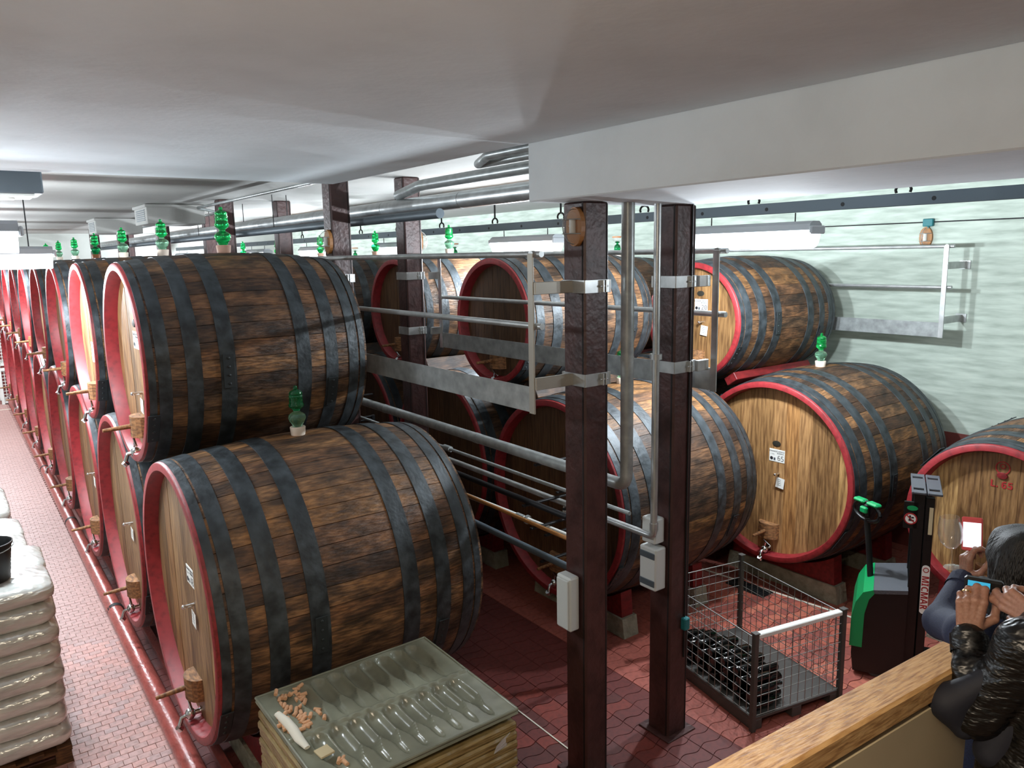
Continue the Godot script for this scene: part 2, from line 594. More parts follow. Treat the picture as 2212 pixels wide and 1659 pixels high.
	M.wood_stick = plain(Color(0.86, 0.84, 0.78), 0.75)
	M.box_grey = plain(Color(0.78, 0.80, 0.80), 0.5)
	M.teal = plain(Color(0.10, 0.42, 0.44), 0.5)
	M.lamp_back = plain(Color(0.62, 0.42, 0.22), 0.5)
	M.pipe_red = bump(tri_mat(plain(Color(0.62, 0.31, 0.28), 0.3), noise(55, 0.03, [[0.0, grey(0.75)], [0.6, grey(0.97)], [1.0, grey(1.0)]], 256), Vector3(2, 2, 0.6)), noise(56, 0.08, [], 256, FastNoiseLite.TYPE_SIMPLEX, 2, 2.0), 0.2)
	# people
	M.skin = tri_mat(plain(Color(0.63, 0.48, 0.41), 0.5), noise(61, 0.04, [[0.0, Color(0.86, 0.8, 0.78)], [1.0, grey(1.0)]], 256), Vector3(9, 9, 9), false)
	M.skin.subsurf_scatter_enabled = true
	M.skin.subsurf_scatter_strength = 0.15
	M.hair = bump(tri_mat(plain(Color(0.10, 0.08, 0.07), 0.6), noise(62, 0.05, [[0.0, grey(0.12)], [0.45, grey(0.25)], [0.6, grey(0.7)], [1.0, grey(1.0)]], 256), Vector3(18, 1.5, 18), false), noise(63, 0.05, [], 256, FastNoiseLite.TYPE_SIMPLEX_SMOOTH, 3, 10.0), 0.9)
	M.leather = bump(tri_mat(plain(Color(0.032, 0.027, 0.026), 0.38), noise(64, 0.02, [[0.0, grey(0.7)], [1.0, grey(1.0)]], 256), Vector3(3, 9, 3), false), noise(65, 0.02, [], 256, FastNoiseLite.TYPE_SIMPLEX_SMOOTH, 3, 12.0), 0.75)
	M.denim = bump(tri_mat(plain(Color(0.17, 0.21, 0.34), 0.8), noise(66, 0.05, [[0.0, grey(0.7)], [1.0, grey(1.0)]], 256), Vector3(9, 9, 9), false), noise(67, 0.15, [], 256, FastNoiseLite.TYPE_SIMPLEX, 2, 4.0), 0.5)
	M.trousers = plain(Color(0.04, 0.045, 0.06), 0.8)
	M.jacket_lining = plain(Color(0.05, 0.06, 0.11), 0.75)
	M.eye = plain(Color(0.9, 0.88, 0.86), 0.2)
	M.iris = plain(Color(0.10, 0.06, 0.04), 0.2)
	M.lips = plain(Color(0.62, 0.34, 0.32), 0.5)
	M.gold = plain(Color(0.95, 0.80, 0.55), 0.2, 1.0)
	M.pink = plain(Color(0.86, 0.36, 0.38), 0.4)
	var scr := plain(Color(0.1, 0.1, 0.12), 0.2)
	scr.emission_enabled = true
	scr.emission = Color(0.88, 0.95, 1.0)
	scr.emission_energy_multiplier = 1.6
	M.screen = scr
	var lcd := plain(Color(0.05, 0.06, 0.08), 0.2)
	lcd.emission_enabled = true
	lcd.emission = Color(0.25, 0.68, 0.82)
	lcd.emission_energy_multiplier = 1.0
	M.lcd = lcd

const LAMP_GLOW := 4.0
const LAMP_ENERGY := 4.6

# ---------------------------------------------------------------- the setting
func build_setting() -> void:
	var mb := MB.new()
	# floor: a bed of mortar carrying tiles (left aisle) and wavy pavers (right)
	mb.box(Vector3(3.2, -0.11, -10.7), Vector3(13.0, 0.2, 31.6))
	var fl := struct("floor", mb, M.grout, "red brick-tiled cellar floor")
	# left aisle: small brick tiles in running bond, courses across the aisle
	var tile := MB.new()
	tile.box(Vector3(0, -0.006, 0), Vector3(0.0975, 0.018, 0.0725), 0.0016)
	var tm := tile.mesh()
	var spots: Array = []
	for j in range(0, 276):
		var z := -4.25 - 0.075 * j
		for i in range(0, 18):
			var x := -0.55 + 0.1 * i + (0.05 if j % 2 else 0.0)
			if x < 1.06:
				spots.append(Vector3(x, 0, z))
	var near: Array = []
	var rest: Array = []
	for p in spots:
		if p.z < -5.6 and p.z > -9.0 and p.x > 0.3 and near.size() < 300:
			near.append(p)
		else:
			rest.append(p)
	for p in near:
		var q := T(p + Vector3(0, rng.randf_range(-0.0015, 0.0015), 0))
		part("tile", tm, M.tile[rng.randi() % 5], fl, q)
	var mm := MultiMesh.new()
	mm.transform_format = MultiMesh.TRANSFORM_3D
	mm.mesh = tm
	mm.instance_count = rest.size()
	for i in rest.size():
		mm.set_instance_transform(i, T(rest[i] + Vector3(0, rng.randf_range(-0.0015, 0.0015), 0)))
	var mi := MultiMeshInstance3D.new()
	mi.name = "far_tiles"
	mi.multimesh = mm
	mi.material_override = M.tile[1]
	fl.add_child(mi, true)
	tag(mi, "", "", "", "stuff")
	# right: interlocking pavers with wavy long edges
	var poly := PackedVector2Array()
	var L := 0.235
	var W := 0.115
	var wave := func(t: float) -> float: return sin(t * TAU) * 0.018
	for k in 9:
		poly.append(Vector2(-L / 2 + L * k / 8.0, -W / 2 + wave.call(k / 8.0)))
	for k in 9:
		poly.append(Vector2(L / 2 - L * k / 8.0, W / 2 + wave.call(1.0 - k / 8.0)))
	var pv := MB.new()
	pv.prism(poly, T(Vector3(0, -0.02, 0), Basis(Vector3(1, 0, 0), Vector3(0, 0, -1), Vector3(0, 1, 0))), 0.022)
	var pm := pv.mesh()
	var pave: Array = []
	for j in range(0, 92):
		for i in range(0, 36):
			var p := Vector3(1.3 + 0.241 * i, 0, -0.6 - 0.121 * j)
			if p.x < 9.5:
				pave.append(p)
	# the ones that show largest: round the wire cage and in the corridor below the columns
	var rank := func(p: Vector3) -> float:
		return minf(Vector2(p.x - 6.6, p.z + 4.2).length(), Vector2(p.x - 3.2, p.z + 4.2).length() + 0.3)
	pave.sort_custom(func(a, b): return rank.call(a) < rank.call(b))
	var bulk := [[], []]
	for i in pave.size():
		var old := 1 if pave[i].x < 4.5 else 0  # corridor side gets the tones with shade painted in
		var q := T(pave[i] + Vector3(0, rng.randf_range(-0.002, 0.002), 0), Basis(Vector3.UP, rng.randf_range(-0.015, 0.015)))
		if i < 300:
			part("paver", pm, (M.shaded_paver if old else M.paver)[rng.randi() % 4], fl, q)
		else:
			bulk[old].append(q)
	for k in 2:
		mm = MultiMesh.new()
		mm.transform_format = MultiMesh.TRANSFORM_3D
		mm.mesh = pm
		mm.instance_count = bulk[k].size()
		for i in bulk[k].size():
			mm.set_instance_transform(i, bulk[k][i])
		mi = MultiMeshInstance3D.new()
		mi.name = ["far_pavers", "corridor_pavers"][k]
		mi.multimesh = mm
		mi.material_override = M.paver[1] if k == 0 else M.shaded_paver[1]
		fl.add_child(mi, true)
		tag(mi, "", "", "", "stuff")
	for r in [[Vector3(3.49, 0.005, -4.9), Vector3(0.012, 0.004, 3.4), 0.0], [Vector3(7.08, 0.005, -4.9), Vector3(0.03, 0.004, 2.4), 0.12], [Vector3(0.3, 0.006, -23.9), Vector3(2.0, 0.004, 0.08), 0.0], [Vector3(1.5, 0.006, -22.8), Vector3(0.08, 0.004, 2.2), -0.1]]:
		mb = MB.new()
		mb.box(Vector3(), r[1])
		struct("floor_line", mb, M.line, "pale straight line on the floor", fl).transform = T(r[0], Basis(Vector3.UP, r[2]))
	# drain grate beside the right-hand row
	mb = MB.new()
	mb.box(Vector3(0, 0.004, 0), Vector3(0.2, 0.01, 0.5))
	for k in 5:
		mb.box(Vector3(-0.08 + 0.04 * k, 0.012, 0), Vector3(0.012, 0.012, 0.48))
	struct("drain_grate", mb, M.black, "dark drain grate in the floor", fl).transform = T(Vector3(6.98, 0.003, -4.95))
	# walls
	mb = MB.new()
	mb.box(Vector3(9.7, 2.4, -10.7), Vector3(0.2, 5.0, 31.6))
	struct("wall_right", mb, M.concrete_wall, "grey board-marked concrete wall")
	mb = MB.new()
	mb.box(Vector3(3.2, 2.4, -26.55), Vector3(13.0, 5.0, 0.2))
	struct("wall_back", mb, M.wall, "pale plastered end wall")
	mb = MB.new()
	mb.box(Vector3(-3.3, 2.4, -10.7), Vector3(0.2, 5.0, 31.6))
	struct("wall_left", mb, M.wall)
	mb = MB.new()
	mb.box(Vector3(3.2, 2.4, 5.2), Vector3(13.2, 5.0, 0.2))
	struct("wall_front", mb, M.wall)
	mb = MB.new()
	mb.box(Vector3(9.592, 0.79, -10.7), Vector3(0.016, 1.58, 31.5))
	struct("trim_1", mb, M.dado, "dull red painted dado along the concrete wall")
	mb = MB.new()
	mb.box(Vector3(3.2, 0.85, -26.442), Vector3(12.8, 1.7, 0.016))
	struct("trim_2", mb, M.dado, "dull red painted dado on the end wall")
	# upper ceiling, and the lower slab above the landing
	mb = MB.new()
	mb.box(Vector3(3.2, E + 0.97, -10.7), Vector3(13.0, 0.2, 31.6))
	struct("ceiling", mb, M.ceiling, "pale upper ceiling over the far casks")
	mb = MB.new()
	mb.box(Vector3(-0.06, E + 0.78, -0.9), Vector3(6.3, 0.18, 12.1), 0.01)
	struct("ceiling_slab", mb, M.slab, "lower plain ceiling slab in the foreground")
	mb = MB.new()
	mb.box(Vector3(3.75, E + 0.6, 0.55), Vector3(1.32, 0.54, 9.0), 0.008)
	struct("trim_3", mb, M.slab, "boxed beam that rests on the two near columns")
	# landing the photographer stands on, its parapet and the stair going down
	mb = MB.new()
	mb.box(Vector3(-0.24, 1.45, 2.09), Vector3(5.9, 0.2, 5.98))
	struct("floor_landing", mb, M.step)
	for k in 7:
		mb = MB.new()
		var top := 1.55 - 0.2 * (k + 1)
		mb.box(Vector3(2.71 + 0.27 * (k + 0.5), top / 2, -1.0), Vector3(0.27, top, 1.7))
		struct("step", mb, M.step)
	var turn := Basis(Vector3.UP, -0.066)
	mb = MB.new()
	mb.box(Vector3(), Vector3(5.36, 2.55, 0.09))
	var w := struct("wall_parapet", mb, M.beige_wall, "beige parapet wall under the wooden handrail")
	w.transform = T(Vector3(-0.42, 1.275, -1.06), turn)

func build_lights() -> void:
	# tubes under the bar between the middle and right rows (along z)
	var where := ["hanging nearest the right-hand column, brightest of the row", "second from the brightest, left of the near column", "behind the second column pair", "left of the second column pair", "fourth bay, beyond the second columns", "behind the third column", "last bay before the end wall", "nearest the camera above the pallet truck"]
	var zs := [-4.37, -7.75, -11.15, -14.5, -17.9, -21.3, -24.7, -0.97]
	for i in zs.size():
		lamp(Vector3(6.0, E + 0.16, zs[i]), 0.0, "white tube lamp under the grey bar, " + where[i], "tube lamps under the grey bar", LAMP_ENERGY * (0.22 if i == 7 else 1.4))
	# tubes across the left aisle
	where = ["nearest one over the wrapped sacks", "second one along the left aisle", "third one along the left aisle", "fourth one along the left aisle", "last one near the end wall", "above the landing behind the photographer"]
	var at := [Vector3(-0.17, E + 0.228, -6.5), Vector3(0.31, E + 0.1, -9.25), Vector3(0.3, E + 0.14, -14.8), Vector3(0.3, E + 0.14, -19.2), Vector3(0.3, E + 0.14, -23.4), Vector3(-0.2, E + 0.55, -0.6)]
	for i in at.size():
		lamp(at[i], PI / 2, "white tube lamp hung across the left aisle, " + where[i], "tube lamps over the left aisle", LAMP_ENERGY * (0.62 if i == 5 else 1.05 if i == 0 else 1.3), true, Color(1.0, 0.91, 0.79) if i == 5 else Color(0.93, 0.97, 1.0))

func lamp(at: Vector3, turn: float, label: String, group: String, power: float, down := false, tint := Color(0.93, 0.97, 1.0)) -> void:
	var o := thing("tube_lamp", label, "lamp", at, turn, group)
	var L := 1.3
	var mb := MB.new()
	mb.prism(PackedVector2Array([Vector2(-0.1, 0.0), Vector2(0.1, 0.0), Vector2(0.085, 0.05), Vector2(0.05, 0.075), Vector2(-0.05, 0.075), Vector2(-0.085, 0.05)]), T(Vector3(0, 0, -L / 2)), L)
	for s in [-1, 1]:
		mb.box(Vector3(0, 0.0, s * (L / 2 + 0.012)), Vector3(0.21, 0.07, 0.03), 0.01)
	part("housing", mb, M.lamp_housing, o)
	mb = MB.new()
	var pr: Array = []
	for k in 9:
		var a := PI + PI * k / 8.0
		pr.append(Vector2(cos(a) * 0.095, sin(a) * 0.15))
	mb.prism(PackedVector2Array(pr), T(Vector3(0, -0.001, -L / 2 + 0.01)), L - 0.02)
	part("diffuser", mb, M.glow, o)
	var top := (0.87 if at.z < -6.95 else 0.69) + E - at.y
	if at.x > 5.0:
		top = 0.15
	for s in [-0.45, 0.45]:
		mb = MB.new()
		mb.rod(Vector3(0, 0.07, s), Vector3(0, top, s), 0.006, 6)
		part("hanger", mb, M.dark_steel, o)
	if down:            # an opaque housing: light goes down, little of it sideways
		var al := AreaLight3D.new()
		al.name = "light"
		al.light_color = tint
		al.light_energy = power * 1.7
		al.area_size = Vector2(L, 0.16)
		al.area_range = 40.0
		al.area_attenuation = 2.0
		al.shadow_enabled = true
		o.add_child(al, true)
		al.transform = T(Vector3(0, -0.165, 0), Basis(Vector3(0, 0, 1), Vector3(1, 0, 0), Vector3(0, 1, 0)))
		power *= 0.16 if at.z < -6.0 and at.z > -7.0 else (0.3 if at.z > -1.0 else 0.7)
	for s in [-0.33, 0.33]:
		var l := OmniLight3D.new()
		l.name = "light"
		l.light_color = tint
		l.light_energy = power
		l.light_size = 0.06
		l.omni_range = 40.0
		l.omni_attenuation = 2.0
		l.shadow_enabled = true
		o.add_child(l, true)
		l.position = Vector3(0, -0.22, s)

# ---------------------------------------------------------------- casks
func prof(x: float, R: float, B: float, L: float) -> float:
	var t := 2.0 * x / L
	return R + (B - R) * (1.0 - t * t)

func cask_meshes(R: float, B: float, L: float) -> Dictionary:
	var key := "%.3f_%.3f_%.3f" % [R, B, L]
	if cache.has(key):
		return cache[key]
	var d := {}
	var h := L / 2
	var N := int(round(TAU * B / 0.135))
	d.N = N
	# one stave, its middle at the top of the cask
	var mb := MB.new()
	var segs := 10
	var half := PI / N
	var rows: Array = []
	for i in segs + 1:
		var x := -h + L * i / segs
		var r := prof(x, R, B, L)
		var sl := -8.0 * (B - R) * x / (L * L)
		var row: Array = []
		for q in [[-half, -0.014], [-half * 0.965, 0.0], [0.0, 0.0], [half * 0.965, 0.0], [half, -0.014]]:
			var a: float = q[0]
			var rr: float = r + q[1]
			row.append([Vector3(x, rr * cos(a), rr * sin(a)), Vector3(-sl, cos(a), sin(a)).normalized()])
		rows.append(row)
	for i in segs:
		for k in 4:
			var a0 = rows[i][k]
			var a1 = rows[i][k + 1]
			var b0 = rows[i + 1][k]
			var b1 = rows[i + 1][k + 1]
			if k == 0 or k == 3:
				mb.quad_from(a0[0], a1[0], b1[0], b0[0], Vector3((a0[0].x + b0[0].x) / 2, 0, 0))
			else:
				var q := mb.vt(a0[0], a0[1])
				mb.vt(a1[0], a1[1])
				mb.vt(b1[0], b1[1])
				mb.vt(b0[0], b0[1])
				mb.tri(q, q + 1, q + 2)
				mb.tri(q, q + 2, q + 3)
	d.stave = mb.mesh()
	# all staves in one, for casks too far off to tell them apart
	var st := SurfaceTool.new()
	for k in N:
		st.append_from(d.stave, 0, Transform3D(Basis(Vector3.RIGHT, TAU * k / N), Vector3()))
	d.staves = st.commit()
	# hoops
	d.hoops = []
	for o in [[0.275, 0.41], [0.555, 0.685], [0.80, 0.905], [0.92, 0.98]]:
		for s in [-1.0, 1.0]:
			mb = MB.new()
			var x0: float = minf(o[0] * s, o[1] * s) * h
			var x1: float = maxf(o[0] * s, o[1] * s) * h
			var r0 := prof(x0, R, B, L)
			var r1 := prof(x1, R, B, L)
			mb.lathe([Vector2(r0 - 0.01, x0), Vector2(r0 + 0.006, x0 + 0.0015), Vector2(r1 + 0.006, x1 - 0.0015), Vector2(r1 - 0.01, x1)], T(Vector3(), Basis(Vector3(0, 1, 0), Vector3(1, 0, 0), Vector3(0, 0, -1))), 72)
			d.hoops.append([mb.mesh(), (x0 + x1) / 2, maxf(r0, r1)])
	# lap joint with rivets, lying on a hoop at the top
	mb = MB.new()
	mb.box(Vector3(0, 0.004, 0), Vector3(0.085, 0.008, 0.26), 0.002)
	for k in 4:
		mb.ball(Vector3(0.0, 0.008, -0.1 + 0.066 * k), Vector3(0.012, 0.007, 0.012), 4, 8)
	d.lap = mb.mesh()
	# red rim: end face and inside of the chime
	mb = MB.new()
	mb.lathe([Vector2(R - 0.080, -h + 0.13), Vector2(R - 0.062, -h + 0.004), Vector2(R - 0.056, -h - 0.004), Vector2(R - 0.006, -h - 0.004), Vector2(R + 0.001, -h + 0.002), Vector2(R + 0.006, -h + 0.03)], T(Vector3(), Basis(Vector3(0, -1, 0), Vector3(1, 0, 0), Vector3(0, 0, 1))), 72)
	d.rim = mb.mesh()
	mb = MB.new()
	mb.lathe([Vector2(R + 0.004, h - 0.03), Vector2(R + 0.001, h), Vector2(R - 0.07, h + 0.003), Vector2(R - 0.085, h - 0.09), Vector2(0.001, h - 0.09)], T(Vector3(), Basis(Vector3(0, -1, 0), Vector3(1, 0, 0), Vector3(0, 0, 1))), 48)
	d.back = mb.mesh()
	# head boards, upright, 14 to 19 cm wide
	d.boards = []
	var rh := R - 0.072
	var r2 := RandomNumberGenerator.new()
	r2.seed = 7
	var z := -rh
	while z < rh - 0.02:
		var w := r2.randf_range(0.12, 0.19)
		var z1 := minf(z + w, rh)
		if rh - z1 < 0.07:
			z1 = rh
		var a := z + 0.0012
		var b := z1 - 0.0012
		var pl := PackedVector2Array()
		var steps := 5
		for k in steps + 1:
			var q := a + (b - a) * k / steps
			pl.append(Vector2(q, -sqrt(maxf(rh * rh - q * q, 0.0004))))
		for k in steps + 1:
			var q := b + (a - b) * k / steps
			pl.append(Vector2(q, sqrt(maxf(rh * rh - q * q, 0.0004))))
		mb = MB.new()
		mb.prism(pl, T(Vector3(-h + 0.13, 0, 0), on_head()), 0.03 + r2.randf_range(-0.002, 0.002))
		d.boards.append(mb.mesh())
		z = z1
	mb = MB.new()
	var disc := PackedVector2Array()
	for k in 40:
		disc.append(Vector2(cos(TAU * k / 40), sin(TAU * k / 40)) * (rh + 0.006))
	mb.prism(disc, T(Vector3(-h + 0.15, 0, 0), on_head()), 0.022)
	d.head_back = mb.mesh()
	# manhole block with its threaded clamp bar
	mb = MB.new()
	var q := PackedVector2Array()
	for k in 9:
		var a := PI * k / 8.0
		q.append(Vector2(cos(a) * 0.125, sin(a) * 0.1))
	mb.prism(q, T(Vector3(-h + 0.1, -R * 0.76, 0), Basis(Vector3(0, 0, -1), Vector3(-1, 0, 0), Vector3(0, 1, 0))), 0.17)
	d.block = mb.mesh()
	mb = MB.new()
	mb.tube([Vector3(-h + 0.04, -R * 0.76 + 0.09, 0), Vector3(-h - 0.2, -R * 0.76 + 0.08, 0)], [0.022, 0.015], 8)
	d.bar = mb.mesh()
	# tap
	mb = MB.new()
	var ty := -R * 0.76 - 0.13
	var keep := h
	h -= 0.05
	mb.rod(Vector3(-h + 0.11, ty, 0), Vector3(-h - 0.03, ty, 0), 0.02, 12)
	mb.ball(Vector3(-h - 0.03, ty, 0), Vector3(0.04, 0.045, 0.04))
	mb.tube([Vector3(-h - 0.03, ty, 0), Vector3(-h - 0.09, ty - 0.01, 0), Vector3(-h - 0.11, ty - 0.07, 0)], 0.017, 10)
	mb.rod(Vector3(-h + 0.04, ty, 0), Vector3(-h + 0.055, ty, 0), 0.036, 14)
	mb.rod(Vector3(-h - 0.12, ty - 0.07, 0), Vector3(-h - 0.1, ty - 0.10, 0), 0.025, 12)
	d.tap = mb.mesh()
	mb = MB.new()
	mb.box(Vector3(-h - 0.03, ty + 0.085, 0.03), Vector3(0.018, 0.014, 0.11), 0.004, Basis(Vector3.RIGHT, 0.5))
	mb.rod(Vector3(-h - 0.03, ty + 0.03, 0), Vector3(-h - 0.03, ty + 0.085, 0.01), 0.01, 8)
	d.lever = mb.mesh()
	h = keep
	cache[key] = d
	return d

func cask(called: String, label: String, group: String, head_x: float, yc: float, zc: float, R: float, B: float, L: float, near: bool, look := {}) -> Node3D:
	var d := cask_meshes(R, B, L)
	var o := thing(called, label, "cask", Vector3(head_x + L / 2, E + yc - B, zc), 0.0, group)
	var up := Vector3(0, B, 0)
	var h := L / 2
	if near:
		for k in d.N:
			part("stave", d.stave, M.stave[rng.randi() % 6], o, T(up, Basis(Vector3.RIGHT, TAU * k / d.N)))
	else:
		tag(part("staves", d.staves, M.stave[rng.randi() % 4], o, T(up, Basis(Vector3.RIGHT, rng.randf() * TAU))), "", "", "", "stuff")
	for k in d.hoops.size():
		var hp := part("hoop", d.hoops[k][0], M.hoop, o, T(up))
		if near:
			part("lap_joint", d.lap, M.rivet, hp, T(Vector3(), Basis(Vector3.RIGHT, -1.0 + 0.55 * sin(k * 2.3) + (2.6 if k % 3 == 0 else 0.0))) * T(Vector3(d.hoops[k][1], d.hoops[k][2] + 0.004, 0)))
	part("rim", d.rim, M.red, o, T(up))
	part("back_head", d.back, M.stave[3], o, T(up))
	var hd := part("head", d.head_back, M.head_gap, o, T(up))
	for k in d.boards.size():
		part("head_board", d.boards[k], (M.shaded_head if absf(head_x - X_MID) < 0.1 else M.light_head if head_x > 6.0 else M.head)[rng.randi() % 5], hd)
	part("manhole_block", d.block, M.block, o, T(up))
	part("clamp_bar", d.bar, M.block, o, T(up))
	var tp := part("tap", d.tap, M.chrome, o, T(up))
	part("lever", d.lever, M.chrome, tp)
	var face := -h + 0.098
	if look.has("sign"):
		var mb := MB.new()
		mb.box(Vector3(), Vector3(0.19, 0.14, 0.004), 0.001)
		var s := part("sign_plate", mb, M.paper, o, T(up + Vector3(face, 0.185, 0.06), on_head()))
		tag(s, "white cask plate printed with the number " + look.sign)
		letters(look.sign, 0.075, s, T(Vector3(0.045, -0.028, 0.002)), M.ink, "number")
		letters("CHIANTI", 0.022, s, T(Vector3(-0.05, 0.045, 0.002)), M.ink, "lettering", true)
		letters("CLASSICO", 0.021, s, T(Vector3(0.042, 0.048, 0.002)), M.ink, "lettering", true)
		letters("RISERVA", 0.021, s, T(Vector3(0.042, 0.026, 0.002)), M.ink, "lettering", true)
		letters("1 5HL", 0.019, s, T(Vector3(-0.055, 0.012, 0.002)), M.ink)
		mb = MB.new()
		mb.rod(Vector3(-0.066, -0.036, 0.002), Vector3(-0.066, -0.036, 0.0032), 0.019, 20)
		part("seal", mb, M.ink, s)
		mb = MB.new()
		mb.box(Vector3(-0.028, -0.04, 0.0026), Vector3(0.022, 0.03, 0.0012))
		part("mark", mb, M.bar, s)
	if look.has("badge"):
		var mb := MB.new()
		mb.lathe([Vector2(0.001, 0.0), Vector2(0.05, 0.0), Vector2(0.05, 0.006), Vector2(0.038, 0.009), Vector2(0.001, 0.009)], T(up + Vector3(face + 0.001, 0.32, 0.05), Basis(Vector3(0, 0, 1), Vector3(-1, 0, 0), Vector3(0, -0.62, 0))), 24)
		part("oval_badge", mb, M.badge, o)
	if look.has("tag"):
		var y: float = look.tag
		var mb := MB.new()
		mb.rod(Vector3(0.03, 0, 0), Vector3(-0.07, 0, 0), 0.012, 10)
		mb.ball(Vector3(-0.07, 0, 0), Vector3(0.016, 0.016, 0.016), 6, 10)
		part("sample_peg", mb, M.chrome, o, T(up + Vector3(face, y + 0.08, 0.09)))
		mb = MB.new()
		mb.box(Vector3(), Vector3(0.1, 0.115, 0.002))
		var c := part("paper_tag", mb, M.paper, o, T(up + Vector3(face - 0.015, y - 0.02, 0.12), on_head() * Basis(Vector3.BACK, -0.12)))
		for k in 4:
			mb = MB.new()
			mb.box(Vector3(-0.015 + 0.004 * k, 0.035 - 0.02 * k, 0.0014), Vector3(0.04, 0.004, 0.0006))
			part("print_line", mb, M.bar, c)
	if look.has("sheet"):
		var mb := MB.new()
		mb.box(Vector3(), Vector3(0.3, 0.21, 0.002))
		part("paper_sheet", mb, M.paper, o, T(up + Vector3(face - 0.004, -0.12, 0.02), on_head()))
	if look.has("emblem"):
		var mb := MB.new()
		mb.lathe([Vector2(0.05, 0.0), Vector2(0.058, 0.0), Vector2(0.058, 0.003), Vector2(0.05, 0.003)], T(up + Vector3(face, 0.52, 0.02), Basis(Vector3(0, 0, 1), Vector3(-1, 0, 0), Vector3(0, -1, 0))), 28)
		mb.lathe([Vector2(0.016, 0.0), Vector2(0.023, 0.0), Vector2(0.023, 0.003), Vector2(0.016, 0.003)], T(up + Vector3(face, 0.535, 0.02), Basis(Vector3(0, 0, 1), Vector3(-1, 0, 0), Vector3(0, -1, 0))), 20)
		part("stencilled_ring", mb, M.red_ink, o)
		mb = MB.new()
		mb.lathe([Vector2(0.001, 0.0), Vector2(0.045, 0.0), Vector2(0.04, 0.01), Vector2(0.001, 0.014)], T(up + Vector3(face, 0.45, 0.02), Basis(Vector3(0, 0, 1), Vector3(-1, 0, 0), Vector3(0, -0.65, 0))), 24)
		part("oval_badge", mb, M.saddle, o)
		letters("L. 65", 0.085, o, T(up + Vector3(face, 0.37, 0.02), on_head()), M.red_ink, "stencilled_lettering", true)
	return o

func airlock(x: float, yc: float, zc: float, B: float, label: String, kind: int, size := 1.0) -> void:
	var o := thing("airlock", label, "airlock", Vector3(x, E + yc + B - 0.012, zc), 0.0, "glass airlocks on the casks")
	var mb := MB.new()
	mb.lathe([Vector2(0.001, 0.0), Vector2(0.052, 0.0), Vector2(0.06, 0.07), Vector2(0.056, 0.076), Vector2(0.001, 0.076)], T(Vector3()), 24)
	part("bung", mb, [M.bung, M.pale_bung, M.pale_bung, M.lid, M.pale_bung][kind], o)
	var up: Material = [M.green_glass, M.dark_green_glass, M.green_glass, M.green_glass, M.dark_green_glass][kind]
	var low: Material = [M.green_glass, M.pale_glass, M.pale_glass, M.dark_green_glass, M.dark_green_glass][kind]
	var s := T(Vector3(0, 0.07, 0), Basis().scaled(Vector3.ONE * size))
	if kind == 4:       # green bulb with a clear cup and a wooden lid on top
		mb = MB.new()
		mb.lathe([Vector2(0.0005, 0.0), Vector2(0.022, 0.0), Vector2(0.04, 0.03), Vector2(0.052, 0.07), Vector2(0.04, 0.11), Vector2(0.014, 0.13), Vector2(0.016, 0.145), Vector2(0.04, 0.155), Vector2(0.03, 0.165), Vector2(0.0005, 0.17)], s, 24)
		part("lower_bulb", mb, low, o)
		mb = MB.new()
		mb.lathe([Vector2(0.02, 0.168), Vector2(0.062, 0.175), Vector2(0.07, 0.22), Vector2(0.066, 0.222), Vector2(0.058, 0.18), Vector2(0.01, 0.173)], s, 24)
		part("cup", mb, M.clear_glass, o)
		mb = MB.new()
		mb.lathe([Vector2(0.001, 0.222), Vector2(0.074, 0.222), Vector2(0.074, 0.24), Vector2(0.001, 0.244)], s, 24)
		part("lid", mb, M.lid, o)
		return
	mb = MB.new()
	mb.lathe([Vector2(0.0005, -0.01), Vector2(0.026, -0.01), Vector2(0.036, 0.012), Vector2(0.058, 0.05), Vector2(0.068, 0.075), Vector2(0.062, 0.098), Vector2(0.045, 0.112), Vector2(0.026, 0.122), Vector2(0.026, 0.131), Vector2(0.0005, 0.131)], s, 28)
	part("lower_bulb", mb, low, o)
	mb = MB.new()
	mb.lathe([Vector2(0.0005, 0.133), Vector2(0.026, 0.133), Vector2(0.03, 0.142), Vector2(0.046, 0.152), Vector2(0.058, 0.165), Vector2(0.059, 0.18), Vector2(0.052, 0.19), Vector2(0.051, 0.235), Vector2(0.054, 0.245), Vector2(0.047, 0.252), Vector2(0.05, 0.262), Vector2(0.05, 0.272), Vector2(0.04, 0.285), Vector2(0.024, 0.294), Vector2(0.012, 0.298), Vector2(0.017, 0.308), Vector2(0.013, 0.322), Vector2(0.0005, 0.328)], s, 28)
	part("upper_vessel", mb, up, o)

